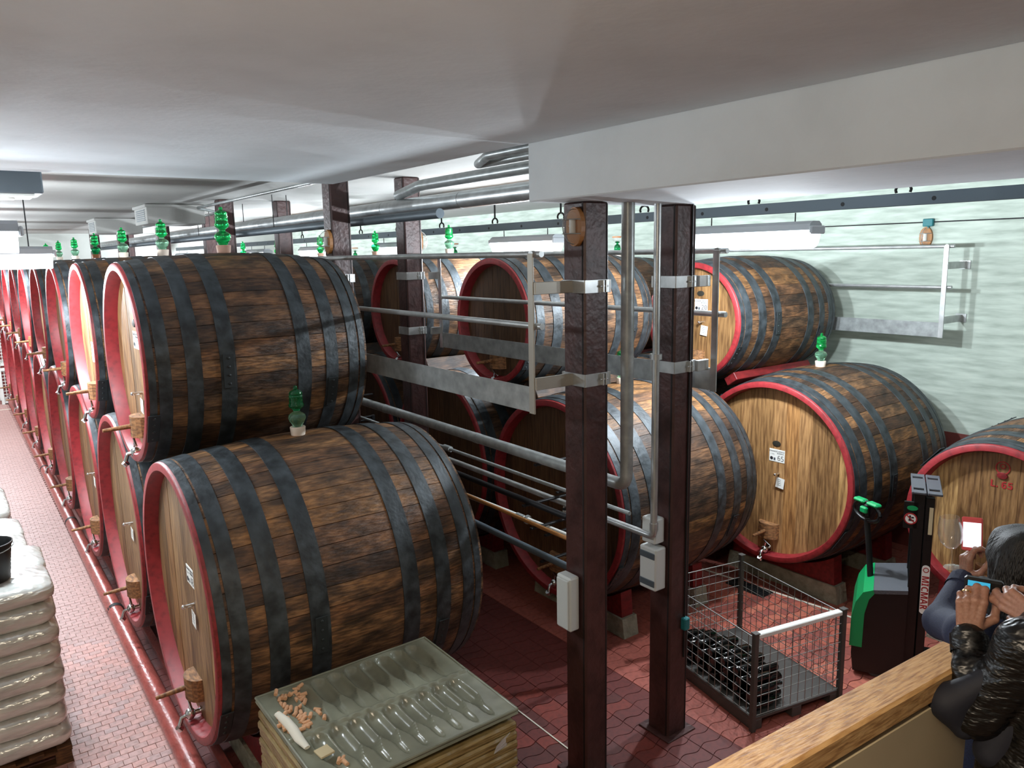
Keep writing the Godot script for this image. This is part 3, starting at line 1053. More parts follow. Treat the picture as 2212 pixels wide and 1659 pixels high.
func build_casks() -> void:
	var G := "large oak casks in rows"
	var ord := ["first", "second", "third", "fourth", "fifth", "sixth", "seventh", "eighth", "ninth"]
	# left row
	for k in 9:
		var lb: String = "large lower cask of the left row, %s from the front, head towards the aisle" % ord[k]
		if k == 0:
			lb = "largest nearest oak cask, mottled brown with black hoops, beside the tray of corks"
		var look := {}
		if k == 0: look = {"sign": "48", "tag": -0.1}
		elif k < 3: look = {"tag": -0.1}
		cask("wine_cask", lb, G, X_LEFT, -2.43, -5.62 - 2.2 * k, 1.015, 1.085, 2.0, k < 2, look)
	for k in 8:
		var lb := "smaller upper cask of the left row, %s from the front, resting between two lower casks" % ord[k]
		var look := {}
		if k == 0: look = {"sign": "17", "tag": -0.32, "badge": 1}
		elif k == 1: look = {"sheet": 1, "badge": 1}
		cask("wine_cask", lb, G, X_LEFT, -0.803, -6.72 - 2.2 * k, 0.797, 0.865, 1.75, k < 2, look)
	# middle row
	for k in 6:
		cask("wine_cask", "large lower cask of the middle row, %s from the front, behind the corridor pipes" % ord[k] if k > 0 else "large lower cask with glossy grey hoops between and behind the two near columns", G, X_MID, -2.46, -5.72 - 2.2 * k, 1.02, 1.085, 1.98, k == 0, {"tag": -0.1} if k == 0 else {})
	for k in 6:
		cask("wine_cask", "smaller upper cask of the middle row, %s from the front, behind the corridor railings" % ord[k], G, X_MID, -0.71, -6.72 - 2.2 * k, 0.676, 0.74, 1.8, k == 0)
	# right row
	cask("wine_cask", "nearest lower cask of the right row with a red stencilled ring, behind the people", G, X_RIGHT + 0.06, -2.42, -2.59, 0.73, 0.80, 1.9, true, {"emblem": 1})
	for k in 6:
		var lb := "large lower cask of the right row, %s from the front, against the concrete wall" % ord[k + 1]
		cask("wine_cask", lb if k > 0 else "large cask numbered 65 with a clean oak head and red rim, right of the columns", G, X_RIGHT, -2.41, -4.81 - 2.2 * k, 1.0, 1.08, 2.0, k == 0, {"sign": "65", "badge": 1, "tag": -0.09} if k == 0 else {})
	for k in 6:
		var lb := "upper cask of the right row, %s from the front, behind the middle row" % ord[k]
		cask("wine_cask", lb if k > 0 else "upper cask with a pale head and red rim just right of the near column", G, X_RIGHT, -0.81, -5.90 - 2.2 * k, 0.68, 0.745, 1.92, k == 0, {"sign": "20", "badge": 1, "tag": -0.09} if k == 0 else {})
	# airlocks
	airlock(2.09, -2.43, -5.62, 1.085, "dark green glass airlock on the nearest big cask", 1, 1.0)
	for k in 7:
		airlock(1.96, -0.803, -6.72 - 2.2 * k, 0.865, "tall green glass airlock, %s from the front on the upper casks of the left row" % ord[k], [0, 2, 2, 3, 2, 2, 2][k], 1.0)
	airlock(5.7, -2.46, -5.72, 1.085, "green glass airlock on the lower cask behind the near columns", 1)
	for k in range(1, 6):
		airlock(5.6, -0.71, -6.72 - 2.2 * k, 0.74, "green glass airlock, %s from the front on the upper casks of the middle row" % ord[k], 2 if k == 1 else 0)
	airlock(7.98, -2.41, -4.81, 1.08, "green glass airlock on the cask numbered 65", 2)
	for k in [1, 3, 5]:
		airlock(7.97, -0.81, -5.90 - 2.2 * k, 0.745, "green bulb airlock with a wooden lid, %s from the front on the right row" % ord[k], 4)
	# cradles under the lower casks
	for k in 9:
		cradle(X_LEFT, -5.62 - 2.2 * k, -2.43, 1.085, "red and concrete cradle under the %s lower cask of the left row" % ord[k])
	for k in 6:
		cradle(X_MID, -5.72 - 2.2 * k, -2.46, 1.085, "red and concrete cradle under the %s lower cask of the middle row" % ord[k])
	cradle(X_RIGHT + 0.06, -2.59, -2.42, 0.80, "tall red cradle under the stencilled cask behind the people")
	for k in 6:
		cradle(X_RIGHT, -4.81 - 2.2 * k, -2.41, 1.08, "red saddle on a whitewashed concrete foot under cask 65" if k == 0 else "red and concrete cradle under the %s lower cask of the right row" % ord[k + 1])
	# wedges that hold the small upper casks off the big ones
	for k in 6:
		wedges(X_MID, -0.71, 0.74, -6.72 - 2.2 * k, -2.46, "dark wooden chock beam under the %s upper middle cask" % ord[k])
		wedges(X_RIGHT, -0.81, 0.745, -5.90 - 2.2 * k, -2.41, "red chock beam under the %s upper right cask" % ord[k])

func cradle(head_x: float, zc: float, yc: float, B: float, label: String) -> void:
	var o := thing("cask_cradle", label, "cradle", Vector3(head_x, 0, zc), 0.0, "cradles under the lower casks")
	var top := E + yc - B                     # underside of the cask
	var foot := minf(0.2, top - 0.05)
	var w := 0.72 if B > 1.0 else 0.6
	for x in [0.42, 1.5]:
		var mb := MB.new()
		var q := PackedVector2Array([Vector2(-w, 0), Vector2(w, 0), Vector2(w - 0.03, foot), Vector2(-w + 0.03, foot)])
		mb.prism(q, T(Vector3(x + 0.1, 0.001, 0), on_head()), 0.2)
		part("concrete_foot", mb, M.concrete, o)
		q = PackedVector2Array([Vector2(-w + 0.06, foot), Vector2(w - 0.06, foot)])
		var r := B + 0.004
		var e := w - 0.08
		for k in 13:
			var z := e - 2.0 * e * k / 12.0
			q.append(Vector2(z, E + yc - sqrt(r * r - z * z)))
		mb = MB.new()
		mb.prism(q, T(Vector3(x + 0.075, 0.001, 0), on_head()), 0.15)
		part("saddle", mb, M.saddle, o)

func wedges(head_x: float, yu: float, bu: float, zc: float, yl: float, label: String) -> void:
	var d := Vector2(1.1, yl - yu).normalized()
	var gap := Vector2(1.1, yl - yu).length() - bu - 1.095
	for s in [-1.0, 1.0]:
		var c := Vector3(head_x + 0.92, E + yu + d.y * (bu + gap / 2), zc + s * d.x * (bu + gap / 2))
		var mb := MB.new()
		mb.box(Vector3(), Vector3(1.5, maxf(gap - 0.006, 0.02), 0.16), 0.006)
		single("cask_chock", mb, M.saddle if head_x > 6.0 else M.stave[3], label + (", far side" if s < 0 else ", near side"), "chock", "chock beams under the upper casks", T(c, Basis(Vector3.RIGHT, s * -atan2(d.x, -d.y))))

# ---------------------------------------------------------------- columns, railings, pipes
func column(x: float, z: float, top: float, label: String, near: bool) -> void:
	var o := thing("steel_column", label, "column", Vector3(x, 0, z), 0.0, "dark red-brown steel columns")
	var w := 0.215
	var mb := MB.new()
	mb.box(Vector3(0, top / 2, 0), Vector3(w, top - 0.004, w), 0.012)
	part("shaft", mb, M.column, o)
	for s in [[Vector3(-w / 2, top / 2, 0.085), Vector3(0.004, top - 0.02, 0.012)], [Vector3(0.085, top / 2, w / 2), Vector3(0.01, top - 0.02, 0.004)]]:
		mb = MB.new()
		mb.box(s[0], s[1])
		part("weld_seam", mb, M.seam, o)
	mb = MB.new()
	mb.box(Vector3(0, 0.008, 0), Vector3(0.32, 0.014, 0.32), 0.003)
	part("base_plate", mb, M.column, o)
	if not near:
		return
	for y in [E - 0.215, E - 0.835]:       # strap clamps the railings hang from
		mb = MB.new()
		for s in [-1, 1]:
			mb.box(Vector3(s * (w / 2 + 0.004), y, 0), Vector3(0.007, 0.085, w + 0.022), 0.001)
			mb.box(Vector3(0, y, s * (w / 2 + 0.004)), Vector3(w + 0.022, 0.085, 0.007), 0.001)
		var c := part("strap_clamp", mb, M.steel, o)
		mb = MB.new()
		mb.box(Vector3(0.03, y, w / 2 + 0.02), Vector3(0.012, 0.08, 0.03), 0.002)
		mb.box(Vector3(0.055, y, w / 2 + 0.02), Vector3(0.012, 0.08, 0.03), 0.002)
		mb.rod(Vector3(0.01, y, w / 2 + 0.022), Vector3(0.075, y, w / 2 + 0.022), 0.007, 8)
		part("clamp_bolt", mb, M.steel, c)

func railing(x: float, z0: float, z1: float, label: String, arms: Array, arm_dx: float, m: Material) -> void:
	# hangs at eye height of the camera; z0 nearer end, z1 farther end
	var o := thing("railing", label, "railing", Vector3(x, E - 1.03, (z0 + z1) / 2), 0.0, "")
	var h0 := z0 - (z0 + z1) / 2
	var h1 := z1 - (z0 + z1) / 2
	for z in [h0 - 0.02, h1 + 0.02]:
		var mb := MB.new()
		mb.box(Vector3(0, 0.515, z), Vector3(0.012, 1.04, 0.055), 0.002)
		part("post", mb, m, o)
	for y in [1.03, 0.57]:
		var mb := MB.new()
		mb.rod(Vector3(0.035, y, h0 + 0.05), Vector3(0.035, y, h1 - 0.05), 0.021, 12)
		var r := part("rail", mb, M.steel, o)
		for e in [h0, h1]:
			mb = MB.new()
			mb.rod(Vector3(0.0, y, e - 0.02 * signf(e)), Vector3(0.03, y, e - 0.02 * signf(e)), 0.024, 12)
			part("rail_socket", mb, M.steel, r)
	var mb2 := MB.new()
	mb2.box(Vector3(0.009, 0.085, 0), Vector3(0.004, 0.17, absf(h1 - h0)), 0.001)
	part("toe_board", mb2, M.galv, o)
	for z in arms:
		for y in [0.815, 0.195]:
			var mb := MB.new()
			mb.box(Vector3(arm_dx / 2, y, z - (z0 + z1) / 2), Vector3(absf(arm_dx), 0.08, 0.03), 0.003)
			part("bracket_arm", mb, m, o)
			if x > 8.0:
				mb = MB.new()
				mb.box(Vector3(arm_dx - 0.006, y, z - (z0 + z1) / 2), Vector3(0.012, 0.1, 0.12), 0.002)
				part("wall_plate", mb, M.steel, o)

func pipe(called: String, pts: Array, r: float, m: Material, label: String, group := "", collars: Array = [], collar_m: Material = null) -> Node3D:
	var base: Vector3 = pts[0]
	var o := thing(called, label, "pipe", base, 0.0, group)
	# round the corners
	var path: Array = [pts[0] - base]
	for i in range(1, pts.size() - 1):
		var a: Vector3 = (pts[i - 1] - pts[i]).normalized()
		var b: Vector3 = (pts[i + 1] - pts[i]).normalized()
		var bend := r * 1.9
		for k in 6:
			var t := k / 5.0
			var p: Vector3 = pts[i] - base
			path.append((p + a * bend).lerp(p, t).lerp(p.lerp(p + b * bend, t), t))
	path.append(pts[pts.size() - 1] - base)
	var mb := MB.new()
	mb.tube(path, r, 16)
	part("tube", mb, m, o)
	for c in collars:
		var p: Vector3 = c[0] - base
		var d: Vector3 = c[1]
		mb = MB.new()
		mb.lathe([Vector2(r, -c[2]), Vector2(r * c[3], -c[2]), Vector2(r * c[3], c[2]), Vector2(r, c[2])], T(p, along(d)), 18)
		part("collar", mb, collar_m if collar_m else m, o)
	return o

func bulkhead(at: Vector3, face: Basis, label: String, lit := false) -> void:
	# z of the basis points away from the mount
	var o := Node3D.new()
	o.name = numbered("bulkhead_lamp")
	add_child(o, true)
	o.transform = T(at, face)
	tag(o, label, "lamp", "caged oval lamps")
	var mb := MB.new()
	var q := PackedVector2Array()
	for k in 24:
		var a := TAU * k / 24
		q.append(Vector2(cos(a) * 0.075, sin(a) * 0.125))
	mb.prism(q, T(Vector3()), 0.035)
	part("base_ring", mb, M.lamp_back, o)
	mb = MB.new()
	mb.ball(Vector3(0, 0, 0.035), Vector3(0.055, 0.1, 0.085), 10, 16)
	part("glass_dome", mb, M.clear_glass, o)
	mb = MB.new()
	mb.rod(Vector3(0, -0.04, 0.045), Vector3(0, 0.05, 0.045), 0.022, 12)
	part("bulb", mb, M.white_paint, o)
	mb = MB.new()
	for s in [-1, 0, 1]:
		var pts: Array = []
		for k in 11:
			var a := PI * k / 10.0
			if s == 0:
				pts.append(Vector3(0, cos(a) * 0.112, 0.03 + sin(a) * 0.098))
			else:
				pts.append(Vector3(cos(a) * 0.066, s * 0.045, 0.03 + sin(a) * 0.085))
		mb.tube(pts, 0.0035, 6)
	part("wire_cage", mb, M.galv, o)

func build_corridor() -> void:
	var zs := [-3.8, -7.72, -11.64, -15.6, -19.5, -23.4]
	var wa := ["nearest dark column, left of the two near ones, with a caged lamp", "second column of the line beside the left row", "third column beside the left row, right of the first tall airlock", "fourth column beside the left row", "fifth column beside the left row", "farthest column beside the left row"]
	var wb := ["nearest dark column on the right, beside the steel down-pipe", "second column of the line beside the middle row", "third column beside the middle row, under the silver duct", "fourth column beside the middle row", "fifth column beside the middle row", "farthest column beside the middle row"]
	for k in zs.size():
		var top := E + (0.33 if k == 0 else 0.87)
		column(3.45, zs[k], top, wa[k], k < 2)
		column(4.3, zs[k] + 0.02, top, wb[k], k < 2)
	railing(3.02, -3.83, -7.6, "long steel railing left of the nearest column, above the biggest cask", [-3.82, -7.6], 0.33, M.rail_paint)
	railing(4.52, -3.56, -7.45, "steel railing in front of the upper casks of the middle row", [-3.64, -7.45], -0.125, M.steel)
	railing(9.1, -4.0, -8.4, "bright steel railing fixed to the concrete wall", [-4.02, -8.36], 0.5, M.steel)
	# pipes in the corridor, from the beam down and away
	pipe("grey_pipe", [Vector3(3.75, E + 0.33, -3.71), Vector3(3.75, E - 1.64, -3.71), Vector3(3.75, E - 1.64, -22.0)], 0.045, M.galv, "thick grey pipe dropping between the two near columns and running back along the corridor", "", [[Vector3(3.75, E - 0.42, -3.71), Vector3.UP, 0.012, 1.04], [Vector3(3.75, E - 0.72, -3.71), Vector3.UP, 0.012, 1.04], [Vector3(3.75, E - 1.64, -5.6), Vector3.FORWARD, 0.03, 1.06], [Vector3(3.75, E - 1.64, -7.4), Vector3.FORWARD, 0.03, 1.06]])
	pipe("steel_pipe", [Vector3(4.05, E + 0.33, -3.72), Vector3(4.05, E - 2.1, -3.72), Vector3(4.05, E - 2.1, -6.6)], 0.026, M.steel, "thin bright steel pipe on the left side of the right near column", "", [[Vector3(4.05, E - 0.74, -3.72), Vector3.UP, 0.02, 1.7], [Vector3(4.05, E - 2.02, -3.72), Vector3.UP, 0.03, 1.2]])
	pipe("white_pipe", [Vector3(3.85, E - 2.26, -4.3), Vector3(3.85, E - 2.3, -6.4)], 0.021, M.white_paint, "thin white pipe low in the corridor, left of the nearest column", "", [[Vector3(3.85, E - 2.275, -5.1), Vector3.FORWARD, 0.05, 1.3], [Vector3(3.85, E - 2.273, -5.0), Vector3.FORWARD, 0.008, 1.9]], M.galv)
	pipe("dark_pipe", [Vector3(3.98, E - 1.95, -3.9), Vector3(3.98, E - 1.95, -9.0)], 0.016, M.galv, "thin grey pipe above the white pipe in the corridor", "dark corridor pipes", [[Vector3(3.98, E - 1.95, -6.5), Vector3.FORWARD, 0.06, 1.9]])
	pipe("dark_pipe", [Vector3(3.62, E - 1.98, -4.2), Vector3(3.62, E - 1.98, -9.0)], 0.024, M.dark_steel, "dark pipe just below the thick grey corridor pipe", "dark corridor pipes")
	pipe("dark_pipe", [Vector3(3.7, E - 2.2, -4.2), Vector3(3.7, E - 2.2, -9.0)], 0.016, M.lamp_back, "thin brownish pipe directly above the white corridor pipe", "dark corridor pipes")
	pipe("dark_pipe", [Vector3(3.8, E - 2.5, -4.2), Vector3(3.8, E - 2.5, -9.0)], 0.03, M.bar, "lowest dark grey pipe of the corridor", "dark corridor pipes")
	for z in [-4.7, -8.6]:
		var st := MB.new()
		st.box(Vector3(0, 0.92, 0), Vector3(0.04, 1.84, 0.04), 0.003)
		st.box(Vector3(0, 0.006, 0), Vector3(0.16, 0.012, 0.16), 0.002)
		for a in [[3.75, 1.64, 0.045], [3.98, 1.95, 0.016], [3.62, 1.98, 0.024], [3.7, 2.2, 0.016], [3.8, 2.5, 0.03], [3.85, 2.29, 0.021], [4.05, 2.1, 0.026]]:
			if z < -7.0 and a[1] in [2.29, 2.1]:
				continue
			var y: float = E - a[1] - a[2] - 0.008
			var x: float = a[0] - 4.18
			st.box(Vector3(x / 2 - 0.02, y, 0), Vector3(absf(x) + 0.06, 0.016, 0.03), 0.002)
		single("pipe_stand", st, M.dark_steel, "dark steel stand carrying the corridor pipes, %s" % ["nearer one" if z > -7.0 else "farther one"], "stand", "stands of the corridor pipes", T(Vector3(4.18, 0, z)))
	# overhead pipes
	pipe("silver_duct", [Vector3(3.86, E + 0.5, -4.0), Vector3(3.86, E + 0.5, -25.0)], 0.078, M.steel, "large silver insulated duct running back under the ceiling between the columns", "", [[Vector3(3.86, E + 0.5, -5.9), Vector3.FORWARD, 0.01, 1.03], [Vector3(3.86, E + 0.5, -7.4), Vector3.FORWARD, 0.01, 1.03], [Vector3(3.86, E + 0.5, -9.2), Vector3.FORWARD, 0.01, 1.03], [Vector3(3.86, E + 0.5, -11.2), Vector3.FORWARD, 0.01, 1.03]])
	pipe("silver_pipe", [Vector3(3.68, E + 0.38, -6.0), Vector3(3.68, E + 0.38, -25.0)], 0.045, M.bar, "darker grey pipe slung below the big silver duct")
	pipe("silver_pipe", [Vector3(3.72, E + 0.66, -4.0), Vector3(3.72, E + 0.66, -6.4), Vector3(3.86, E + 0.62, -7.1)], 0.05, M.galv, "grey elbow pipe lying on top of the silver duct")
	pipe("silver_pipe", [Vector3(3.35, E + 0.73, -4.0), Vector3(3.35, E + 0.73, -4.75), Vector3(3.62, E + 0.73, -5.3), Vector3(3.62, E + 0.73, -4.02)], 0.035, M.galv, "small grey pipe bent back on itself beside the end of the beam")
	pipe("silver_pipe", [Vector3(3.3, E + 0.80, -7.3), Vector3(3.3, E + 0.80, -12.5), Vector3(3.66, E + 0.74, -12.6), Vector3(3.66, E + 0.74, -20.0)], 0.02, M.galv, "thin conduit along the upper ceiling left of the silver duct")
	for k in 4:
		var z := -8.6 - 1.9 * k
		var mb := MB.new()
		for s in [-0.1, 0.1]:
			mb.rod(Vector3(s, 0.08, 0), Vector3(s, 0.37, 0), 0.006, 6)
		mb.box(Vector3(0, -0.1, 0), Vector3(0.24, 0.02, 0.03))
		mb.rod(Vector3(-0.1, -0.1, 0), Vector3(-0.1, 0.1, 0), 0.006, 6)
		mb.rod(Vector3(0.1, -0.1, 0), Vector3(0.1, 0.1, 0), 0.006, 6)
		single("duct_hanger", mb, M.dark_steel, "thin rod hanger carrying the silver duct, %s from the front" % ["first", "second", "third", "fourth"][k], "hanger", "hangers of the silver duct", T(Vector3(3.86, E + 0.5, z)))
	# bar that carries the tubes, with its hooks
	var o := thing("lamp_bar", "long grey perforated bar hung from the ceiling, tube lamps below it", "bar", Vector3(6, E + 0.36, -11.0))
	var mb := MB.new()
	mb.box(Vector3(0, 0, 0), Vector3(0.035, 0.095, 29.0), 0.003)
	part("flat_bar", mb, M.bar, o)
	for k in 28:
		mb = MB.new()
		var z := 10.4 - 0.72 * k
		mb.rod(Vector3(-0.019, -0.005, z), Vector3(0.019, -0.005, z), 0.017, 12)
		part("bolt", mb, M.dark_steel, o)
	for k in 11:
		mb = MB.new()
		var z := 9.35 - 1.35 * k
		var pts: Array = []
		for j in 9:
			var a := -0.5 + (PI + 1.0) * j / 8.0
			pts.append(Vector3(0.0, 0.075 + sin(a) * 0.045, z + cos(a) * 0.06))
		mb.tube(pts, 0.011, 8)
		mb.rod(Vector3(0, 0.12, z), Vector3(0, 0.507, z), 0.012, 8)
		mb.rod(Vector3(0, 0.495, z), Vector3(0, 0.508, z), 0.05, 12)
		part("hook", mb, M.dark_steel, o)
	# caged lamps
	bulkhead(Vector3(3.3425, E + 0.17, -3.76), Basis(Vector3(0, 0, 1), Vector3(0, 1, 0), Vector3(-1, 0, 0)), "caged oval lamp with a tan ring on the nearest left column")
	bulkhead(Vector3(3.3425, E + 0.17, -7.68), Basis(Vector3(0, 0, 1), Vector3(0, 1, 0), Vector3(-1, 0, 0)), "caged oval lamp on the second column beside the left row")
	bulkhead(Vector3(4.4075, E + 0.17, -7.7), Basis(Vector3(0, 0, -1), Vector3(0, 1, 0), Vector3(1, 0, 0)), "white caged lamp on the far side of the second right column")
	bulkhead(Vector3(9.6, E + 0.11, -4.48), Basis(Vector3(0, 0, 1), Vector3(0, 1, 0), Vector3(-1, 0, 0)), "caged oval lamp on the concrete wall under a blue junction box")
	mb = MB.new()
	mb.box(Vector3(), Vector3(0.05, 0.09, 0.12), 0.008)
	mb.rod(Vector3(0, -0.03, 0), Vector3(0, -0.075, 0), 0.012, 8)
	single("junction_box", mb, M.teal, "small blue junction box on the concrete wall above the caged lamp", "box", "", T(Vector3(9.575, E + 0.285, -4.46)))
	mb = MB.new()
	mb.rod(Vector3(0, 0, -4.0), Vector3(0, 0, 3.0), 0.008, 6)
	single("wall_cable", mb, M.dark_steel, "thin dark cable along the concrete wall at the blue box", "cable", "", T(Vector3(9.588, E + 0.29, -4.5)))
	# boxes on the columns
	mb = MB.new()
	mb.box(Vector3(), Vector3(0.09, 0.4, 0.15), 0.012)
	mb.box(Vector3(-0.05, 0.0, 0), Vector3(0.012, 0.36, 0.12), 0.004)
	single("switch_box", mb, M.box_grey, "tall pale switch box on the left face of the nearest column", "box", "", T(Vector3(3.29, E - 2.42, -3.82)))
	o = thing("meter_box", "pale grey electrical boxes stacked on the left face of the right near column", "box", Vector3(4.13, E - 2.55, -3.8))
	mb = MB.new()
	mb.box(Vector3(0, 0.47, 0), Vector3(0.11, 0.2, 0.14), 0.012)
	part("upper_box", mb, M.box_grey, o)
	mb = MB.new()
	mb.box(Vector3(0, 0.17, 0), Vector3(0.12, 0.34, 0.17), 0.012)
	part("lower_box", mb, M.box_grey, o)
	for y in [0.06, 0.28]:
		mb = MB.new()
		mb.box(Vector3(-0.062, y, 0), Vector3(0.01, 0.05, 0.15), 0.003)
		part("label_strip", mb, M.bar, o)
	mb = MB.new()
	mb.box(Vector3(), Vector3(0.06, 0.1, 0.05), 0.008)
	single("wall_socket", mb, M.teal, "small tan and teal socket low on the right near column", "socket", "", T(Vector3(4.345, E - 2.86, -3.65)))
	mb = MB.new()
	mb.rod(Vector3(0, -1.2, 0), Vector3(0, 2.35, 0), 0.007, 6)
	single("column_cable", mb, M.black, "dark cable clipped down the right near column", "cable", "", T(Vector3(4.35, E - 1.95, -3.664)))
	# ceiling box near the left edge, fan coils on the columns
	o = thing("ceiling_unit", "dark blue-grey ventilation box under the ceiling at the left edge", "ventilation unit", Vector3(0.28, E + 0.55, -7.45))
	mb = MB.new()
	mb.box(Vector3(0, 0.155, 0), Vector3(0.92, 0.31, 0.5), 0.01)
	part("casing", mb, M.bar, o)
	mb = MB.new()
	mb.box(Vector3(0, -0.01, 0), Vector3(0.8, 0.02, 0.4), 0.004)
	mb.rod(Vector3(0.2, -0.02, 0), Vector3(0.2, -0.035, 0), 0.08, 16)
	part("outlet_panel", mb, M.white_paint, o)
	for r in [[Vector3(3.05, E + 0.57, -13.2), "beige fan-coil box beside the fourth column of the left row"], [Vector3(3.0, E + 0.57, -17.6), "beige fan-coil box farther back beside the fifth column"]]:
		o = thing("fan_coil", r[1], "ventilation unit", r[0], 0.0, "beige fan-coil boxes under the ceiling")
		mb = MB.new()
		mb.box(Vector3(0, 0.15, 0), Vector3(0.85, 0.3, 0.9), 0.01)
		mb.box(Vector3(0, 0.27, 0), Vector3(0.9, 0.05, 0.95), 0.01)
		part("casing", mb, M.ceiling, o)
		for k in 6:
			mb = MB.new()
			mb.box(Vector3(-0.428, 0.06 + 0.03 * k, 0), Vector3(0.012, 0.012, 0.62), 0.001)
			part("louvre", mb, M.bar, o)
	# bumper pipe along the left row
	var cl: Array = []
	for z in [-5.2, -8.75, -12.3, -15.9, -20.0]:
		cl.append([Vector3(1.09 + (-z - 5.2) * 0.004, 0.088, z), Vector3.FORWARD, 0.035, 1.05])
	pipe("bumper_pipe", [Vector3(1.075, 0.088, -3.2), Vector3(1.17, 0.088, -24.6)], 0.078, M.pipe_red, "red painted bumper pipe with black straps along the foot of the left row", "", cl, M.black)
	mb = MB.new()
	mb.box(Vector3(0, 0.03, 0), Vector3(0.07, 0.06, 21.5), 0.006)
	single("kerb", mb, M.pipe_red, "low red kerb between the bumper pipe and the left row of casks", "kerb", "", T(Vector3(1.3, 0, -14.0)))

# ---------------------------------------------------------------- loose things on the floor
func pillow(size: Vector3, seed_: int) -> ArrayMesh:
	var fn := FastNoiseLite.new()
	fn.seed = seed_
	fn.frequency = 6.0
	var mb := MB.new()
	var sp := func(c: float, e: float) -> float: return signf(c) * pow(absf(c), e)
	var f := func(i: int, j: int) -> Vector3:
		var t := PI * (j / 12.0 - 0.5)
		var a := TAU * i / 28.0
		var p := Vector3(sp.call(cos(t), 0.55) * sp.call(cos(a), 0.3), sp.call(sin(t), 0.75), sp.call(cos(t), 0.55) * sp.call(-sin(a), 0.3)) * 0.5 * size
		var edge := pow(absf(cos(t)), 3.0)
		var w := fn.get_noise_3d(p.x, p.y * 2.0, p.z) * 0.02 * (1.0 - 0.4 * edge)
		return p + Vector3(w * 0.4, w, w * 0.4)
	# i runs round the sack, j from bottom to top
	mb.grid(28, 12, func(i, j): return f.call(i, 12 - j))
	return mb.mesh()

func wooden_pallet(o: Node3D, sx: float, sz: float) -> void:
	for k in 7:
		var mb := MB.new()
		mb.box(Vector3(-sx / 2 + 0.05 + (sx - 0.1) * k / 6.0, 0.131, 0), Vector3(0.1, 0.022, sz), 0.003)
		part("deck_board", mb, M.pallet, o)
	for a in [-1, 0, 1]:
		var mb := MB.new()
		mb.box(Vector3(0, 0.111, a * (sz / 2 - 0.05)), Vector3(sx, 0.018, 0.1), 0.002)
		mb.box(Vector3(0, 0.010, a * (sz / 2 - 0.05)), Vector3(sx, 0.018, 0.1), 0.002)
		part("bearer", mb, M.pallet, o)
		for b in [-1, 0, 1]:
			mb = MB.new()
			mb.box(Vector3(b * (sx / 2 - 0.06), 0.06, a * (sz / 2 - 0.05)), Vector3(0.11, 0.082, 0.1), 0.003)
			part("pallet_block", mb, M.pallet, o)

func sack_stack(at: Vector3, layers: int, label: String) -> void:
	var o := thing("sack_pallet", label, "wrapped pallet", at, 0.0, "film-wrapped pallets of sacks")
	wooden_pallet(o, 1.2, 1.06)
	if not cache.has("sacks"):
		cache.sacks = []
		for k in 4:
			cache.sacks.append(pillow(Vector3(0.635, 0.2, 0.56), 70 + k))
	for l in layers:
		for a in [-0.3, 0.3]:
			for b in [-0.265, 0.265]:
				part("sack", cache.sacks[rng.randi() % 4], M.film, o, T(Vector3(a + rng.randf_range(-0.012, 0.012), 0.23 + 0.166 * l, b + rng.randf_range(-0.012, 0.012)), Basis(Vector3.UP, (PI if rng.randf() < 0.5 else 0.0) + rng.randf_range(-0.03, 0.03))))

func trough(x: float, z: float) -> float:
	# two bands of bottle-shaped troughs; body at the far end, neck towards the near end
	var pitch := 0.112
	var k := roundf(x / pitch)
	var dx := x - k * pitch
	if absf(k) > 4.5:
		return 0.0
	var zz := z + 0.27 if z < 0.0 else z - 0.265
	var t := zz / 0.24                         # -1 far, 1 near
	if absf(t) > 1.0:
		return 0.0
	var w := 0.05 if t < 0.0 else lerpf(0.05, 0.018, clampf(t / 0.45, 0.0, 1.0))
	w *= 1.0 - pow(absf(t), 12.0)
	return -0.85 * sqrt(maxf(w * w - dx * dx, 0.0))

